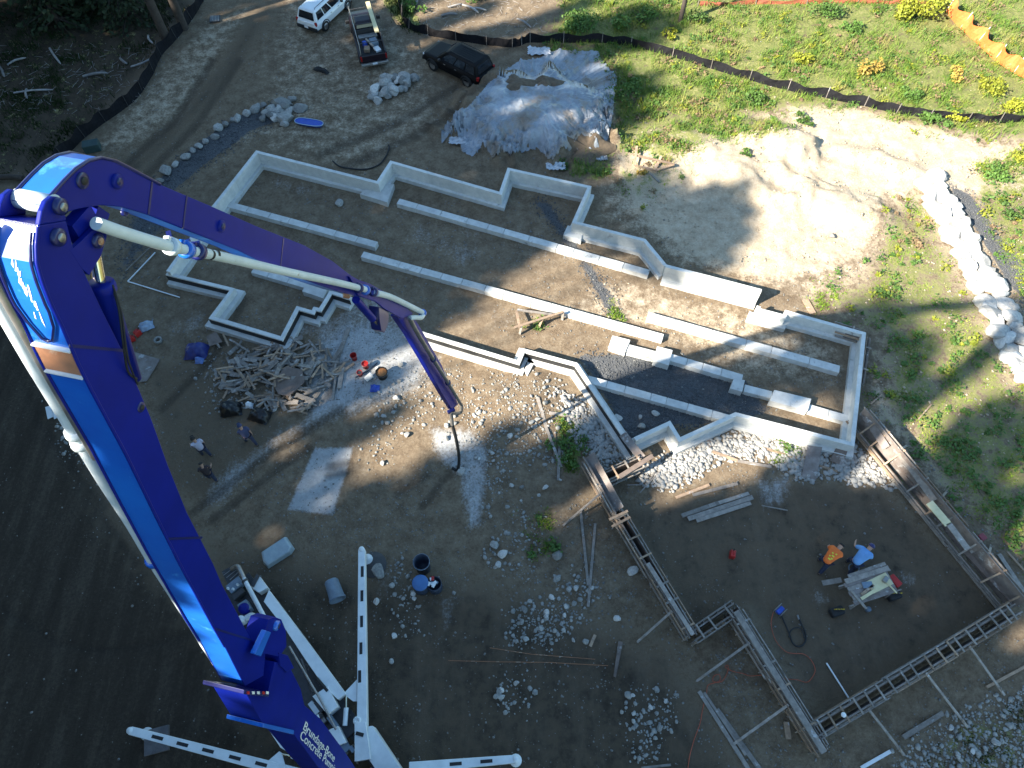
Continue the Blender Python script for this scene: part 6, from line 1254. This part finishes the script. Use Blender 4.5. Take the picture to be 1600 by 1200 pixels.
def can(px_, py_, m, lab, rz): 
    p = P(px_, py_); t = thing('fuel_can', lab, 'fuel can', (p.x, p.y, max(p.z, 0)), rz, 'red fuel cans'); MB().loft([[V((x_, y_, z)) for x_, y_ in ((-.16 * k, -.11 * k), (.16 * k, -.11 * k), (.16 * k, .11 * k), (-.16 * k, .11 * k))] for z, k in ((0, .95), (.03, 1), (.26, 1), (.32, .8), (.34, .5))]).build('shell', m, t, local=True, bevel=.02); MB().tube([(-.08, 0, .33), (-.06, 0, .40), (.06, 0, .40), (.08, 0, .33)], .018, 6).build('handle', m, t, local=True); MB().tube([(.11, 0, .31), (.17, 0, .40)], .025, 8).build('spout', BLACK, t, local=True)
can(207, 532, REDP, 'red fuel can at the lower left of the pair beside the boom', .4); can(217, 523, REDP, 'red fuel can at the upper right of the pair beside the boom', .9); can(1143, 868, REDP, 'red fuel can standing alone on the garage floor', 1.3)
bucket(200, 525, WHITEPL, 'white pail left of the red cans', .14, .3, grp='pails beside the boom'); p = P(248, 533); tag(MB().lathe([(.12, 0), (.2, 0), (.2, .16), (.12, .16), (.12, 0)], p + V((0, 0, .02)), (0, 0, 1), 20).build('concrete_ring', STONE), 'small grey concrete ring by the red cans', 'ring')
for a, lab in ((80, 'left white panel of the pair left of the boom'), (90, 'right white panel of the pair left of the boom')): sheet([(a - 4, 656), (a - 5, 640), (a + 4, 637), (a + 5, 652)], .04, WHITEPL, 'white_panel', lab, 'panel', .05, [0, .15, .15, 0])
t = thing('plastic_sled', 'blue oval plastic sled lying on the dirt', 'sled', tuple(P(484, 195))); p = P(484, 195); ang = head((464, 192), (505, 198)); R = Matrix.Rotation(ang, 3, 'Z')
def oval(a, b, z): return [V((p.x, p.y, max(p.z, 0) + z)) + R @ V((a * math.copysign(abs(math.cos(k)) ** .6, math.cos(k)), b * math.copysign(abs(math.sin(k)) ** .8, math.sin(k)), 0)) for k in np.linspace(0, 2 * math.pi, 28, endpoint=False)]
MB().loft([oval(.78, .2, .02), oval(.86, .27, .2), oval(.90, .30, .2), oval(.90, .30, .17)], True, False).build('hull', BLUEP, t); MB().loft([oval(.85, .26, .19), oval(.76, .19, .05), oval(.1, .03, .05)], True).build('floor', BLUEP, t); MB().tube(oval(.89, .29, .21) + oval(.89, .29, .21)[:1], .022, 6).build('rim', mat('pale_blue_rim', (.35, .45, .5), (.3, .4, .45), 4, .5), t)
tag(MB().box(P(146, 233) + V((0, 0, .25)), (.9, .6, .5), .3).build('utility_box', mat('dark_green_box', (.03, .06, .06), (.02, .045, .045), 3, .6), bevel=.04), 'dark green utility box beside the road below the fence', 'box')
t = thing('drain_grate', 'dark square drain grate in the dirt road', 'drain', tuple(P(336, 30))); q = P(336, 30); MB().box((q.x, q.y, .02), (.7, .7, .06), .2).build('frame', DARKST, t)
for i in range(6): MB().box((q.x - .25 + .1 * i, q.y, .06), (.04, .6, .03), .2).build('bar', STEEL, t)
tag(MB().tube(spline([P(a, b, .06) for a, b in ((520, 252), (530, 260), (548, 264), (572, 265), (592, 258), (603, 245), (608, 232), (607, 227))]), .045, 8).build('drain_pipe', BLACK), 'black pipe bent in an arc outside the back wall', 'pipe')
tag(MB().tube(spline([P(-20, 284, .25), P(12, 281, .25), P(40, 283, .25)]), .16, 10).build('log', BARK), 'dark log lying at the left edge beside the elbow', 'log')
for i, pts in enumerate((((700, 1032), (780, 1034), (860, 1035), (950, 1040)), ((765, 1012), (830, 1022), (930, 1030)))): tag(MB().tube([P(a, b, .02) for a, b in pts], .012, 5).build('rebar', RUST), ('upper' if i else 'lower, longer') + ' thin steel bar lying across the dirt', 'rebar')
# vibrator with its flexible shaft and the orange cord
t = thing('concrete_vibrator', 'blue electric concrete vibrator with a looped black shaft', 'vibrator', tuple(P(1215, 955))); q = P(1217, 955); rz = head((1210, 962), (1222, 950))
MB().box((q.x, q.y, .14), (.34, .2, .18), rz).build('motor', BLUEP, t, bevel=.04)
for sg in (1, -1): MB().tube([V((q.x, q.y, 0)) + Matrix.Rotation(rz, 3, 'Z') @ V((x_, sg * .14, z)) for x_, z in ((-.2, .03), (-.2, .28), (.2, .28), (.2, .03), (-.2, .03))], .014, 6).build('frame_tube', STEEL, t)
MB().tube(spline([P(a, b, .03) for a, b in ((1221, 962), (1228, 978), (1234, 992), (1238, 1004), (1246, 1010), (1254, 1008), (1259, 1000), (1258, 988), (1252, 975), (1247, 962))]), .03, 8).build('flexible_shaft', BLACK, t); MB().tube([P(1248, 968, .04), P(1246, 961, .04)], .04, 8).build('poker', STEEL, t)
MB().tube(spline([P(a, b, .06) for a, b in ((1257, 998), (1252, 984), (1243, 981), (1235, 986), (1232, 996))]), .026, 8).build('flexible_shaft', BLACK, t)
tag(MB().tube(spline([P(a, b, .02) for a, b in ((1209, 955), (1205, 972), (1208, 990), (1215, 1005), (1228, 1018), (1240, 1021), (1256, 1022), (1268, 1032), (1274, 1047), (1268, 1060), (1260, 1066), (1245, 1062), (1228, 1061), (1215, 1057), (1200, 1054), (1186, 1055), (1172, 1056), (1160, 1052), (1146, 1049), (1138, 1045), (1133, 1042), (1137, 1039), (1138, 1046), (1132, 1060), (1124, 1066), (1114, 1064), (1116, 1056), (1124, 1054), (1125, 1063), (1116, 1067), (1106, 1071), (1104, 1084), (1098, 1108), (1094, 1130), (1085, 1155), (1078, 1180), (1075, 1200))], 4), .014, 6).build('extension_cord', ORCORD), 'orange extension cord snaking from the vibrator under the form to the bottom edge', 'cord')
# work table with tools
t = thing('work_table', 'rough timber work table heaped with boards beside the two workers', 'work table', tuple(P(1345, 925))); ta = head((1310, 930), (1388, 905)); c = P(1347, 926); RT = Matrix.Rotation(ta, 3, 'Z')
def wt(x_, y_, z): return V((c.x, c.y, 0)) + RT @ V((x_, y_, z))
for x_ in (-.75, .75):
    for y_ in (-.38, .38): MB().beam(wt(x_ * 1.06, y_ * 1.1, 0), wt(x_, y_, .72), .09, .045).build('leg', WOODG, t)
for y_ in (-.40, .40): MB().beam(wt(-1.15, y_, .72), wt(1.15, y_, .72), .045, .09).build('rail', WOODG, t)
for i, y_ in enumerate((-.36, -.18, .0, .18, .36)): MB().beam(wt(-.95 + .05 * (i % 2), y_, .79), wt(.95, y_, .79), .17, .04).build('table_board', WOODG if i % 2 else PLYG, t)
def ontab(x_, y_, z, dims, m, name, lab, cat, r=0): tag(MB().box(wt(x_, y_, z + dims[2] / 2), dims, ta + r).build(name, m, bevel=.006), lab, cat)
ontab(.1, .48, .82, (1.95, .2, .05), WOODG, 'board', 'pale grey board along the back of the work table', 'board'); ontab(.2, .66, .80, (1.7, .14, .05), WOODG, 'board', 'second grey board behind the first on the work table', 'board', .02); ontab(.42, .06, .815, (.95, .5, .02), PLYY, 'plywood_sheet', 'yellow plywood sheet on the work table', 'plywood', .12); ontab(-.25, -.22, .835, (.75, .12, .04), PLYY, 'board', 'yellow offcut at the front of the work table', 'board', .2); ontab(-.2, -.05, .84, (.7, .1, .04), WOODT, 'board', 'tan offcut in the middle of the work table', 'board', .3); ontab(-.72, -.3, .82, (.10, .8, .05), WOODG, 'board', 'pale board laid across the left end of the work table', 'board', .25); ontab(-.1, .12, .82, (.4, .25, .06), GREYB, 'tool_case', 'grey tool case on the work table', 'tool case', -.2)
ontab(.66, .1, .84, (.25, .16, .14), STEEL, 'circular_saw', 'small power saw on the yellow sheet', 'saw', .5); ontab(.76, -.25, .84, (.06, .5, .03), PLYY, 'stake', 'yellow stake over the front edge of the table', 'stake', .3)
can_ = P(1391, 912); tag(MB().box(can_ + V((0, 0, .28)), (.3, .5, .5), ta + .3).build('red_case', REDP, bevel=.05), 'dark red case beside the right end of the work table', 'case')
for (a, b), lab in (((1305, 957), 'black tool bag at the left front of the work table'), ((1394, 932), 'black tool bag at the right end of the work table')):
    q = P(a, b); t2 = thing('tool_bag', lab, 'tool bag', tuple(q)); MB().box((0, 0, .17), (.55, .35, .34), ta).build('bag', BLACK, t2, local=True, bevel=.08)
    for k in range(4): MB().tube([(-.15 + .1 * k, .05, .3), (-.12 + .1 * k, .02, .5)], .02, 6).build('tool_handle', random.choice((REDP, STEEL, TOOLY)), t2, local=True)
    MB().tube([(-.2, 0, .33), (-.1, 0, .48), (.1, 0, .48), (.2, 0, .33)], .018, 6).build('strap', BLACK, t2, local=True)
tag(MB().lathe([(0, 0), (.09, 0), (.1, .2), (0, .22)], P(1355, 953), (0, 0, 1), 14).build('tin', GREYB), 'small grey tin in front of the work table', 'tin'); tag(MB().beam(P(1278, 916, .5), P(1306, 912, .6), .2, .04).build('board', WOODG), 'grey board sticking out left of the work table', 'board')
q = P(1333, 889); tag(MB().tube([q + V((.2 * math.cos(k * .5), .2 * math.sin(k * .5), .04 + .004 * k)) for k in range(30)], .018, 6).build('coiled_hose', GREYB), 'coiled grey hose at the feet of the worker in blue', 'hose')
tag(MB().box(P(1331, 842) + V((0, 0, .1)), (.2, .3, .2), .3).build('crate', REDP if False else RUST, bevel=.02), 'x', 'crate') if False else None
q = P(1532, 841); tag(MB().box(q + V((0, 0, .12)), (.28, .28, .22), .5).build('small_box', mat('dull_red', (.25, .05, .06), (.2, .04, .05), 4, .6), bevel=.03), 'small dull red box on the bank right of the yellow strip', 'box')
tag(MB().lathe([(0, .02), (.09, .02), (.09, 0), (.0, 0)], G(1318, 1117, 1.02), (0, 0, 1), 14).build('round_tin', WHITEPL), 'round pale tin lid on the bottom form near its left end', 'lid')
for i, pts in enumerate((((995, 868), (982, 770)), ((1190, 790), (1230, 798)), ((1000, 770), (1032, 735)), ((1005, 765), (1022, 740)), ((980, 758), (1003, 758)))):
    tag(MB().beam(P(*pts[0], .05), P(*pts[1], .08), .05, .03).build('offcut', WOODG), ('thin strip by the garage form', 'thin white strip on the pale spill of the garage floor', 'long offcut in the splinters below the jog form', 'short offcut in the splinters below the jog form', 'flat offcut left of the splinters by the jog form')[i], 'offcut') if i else None
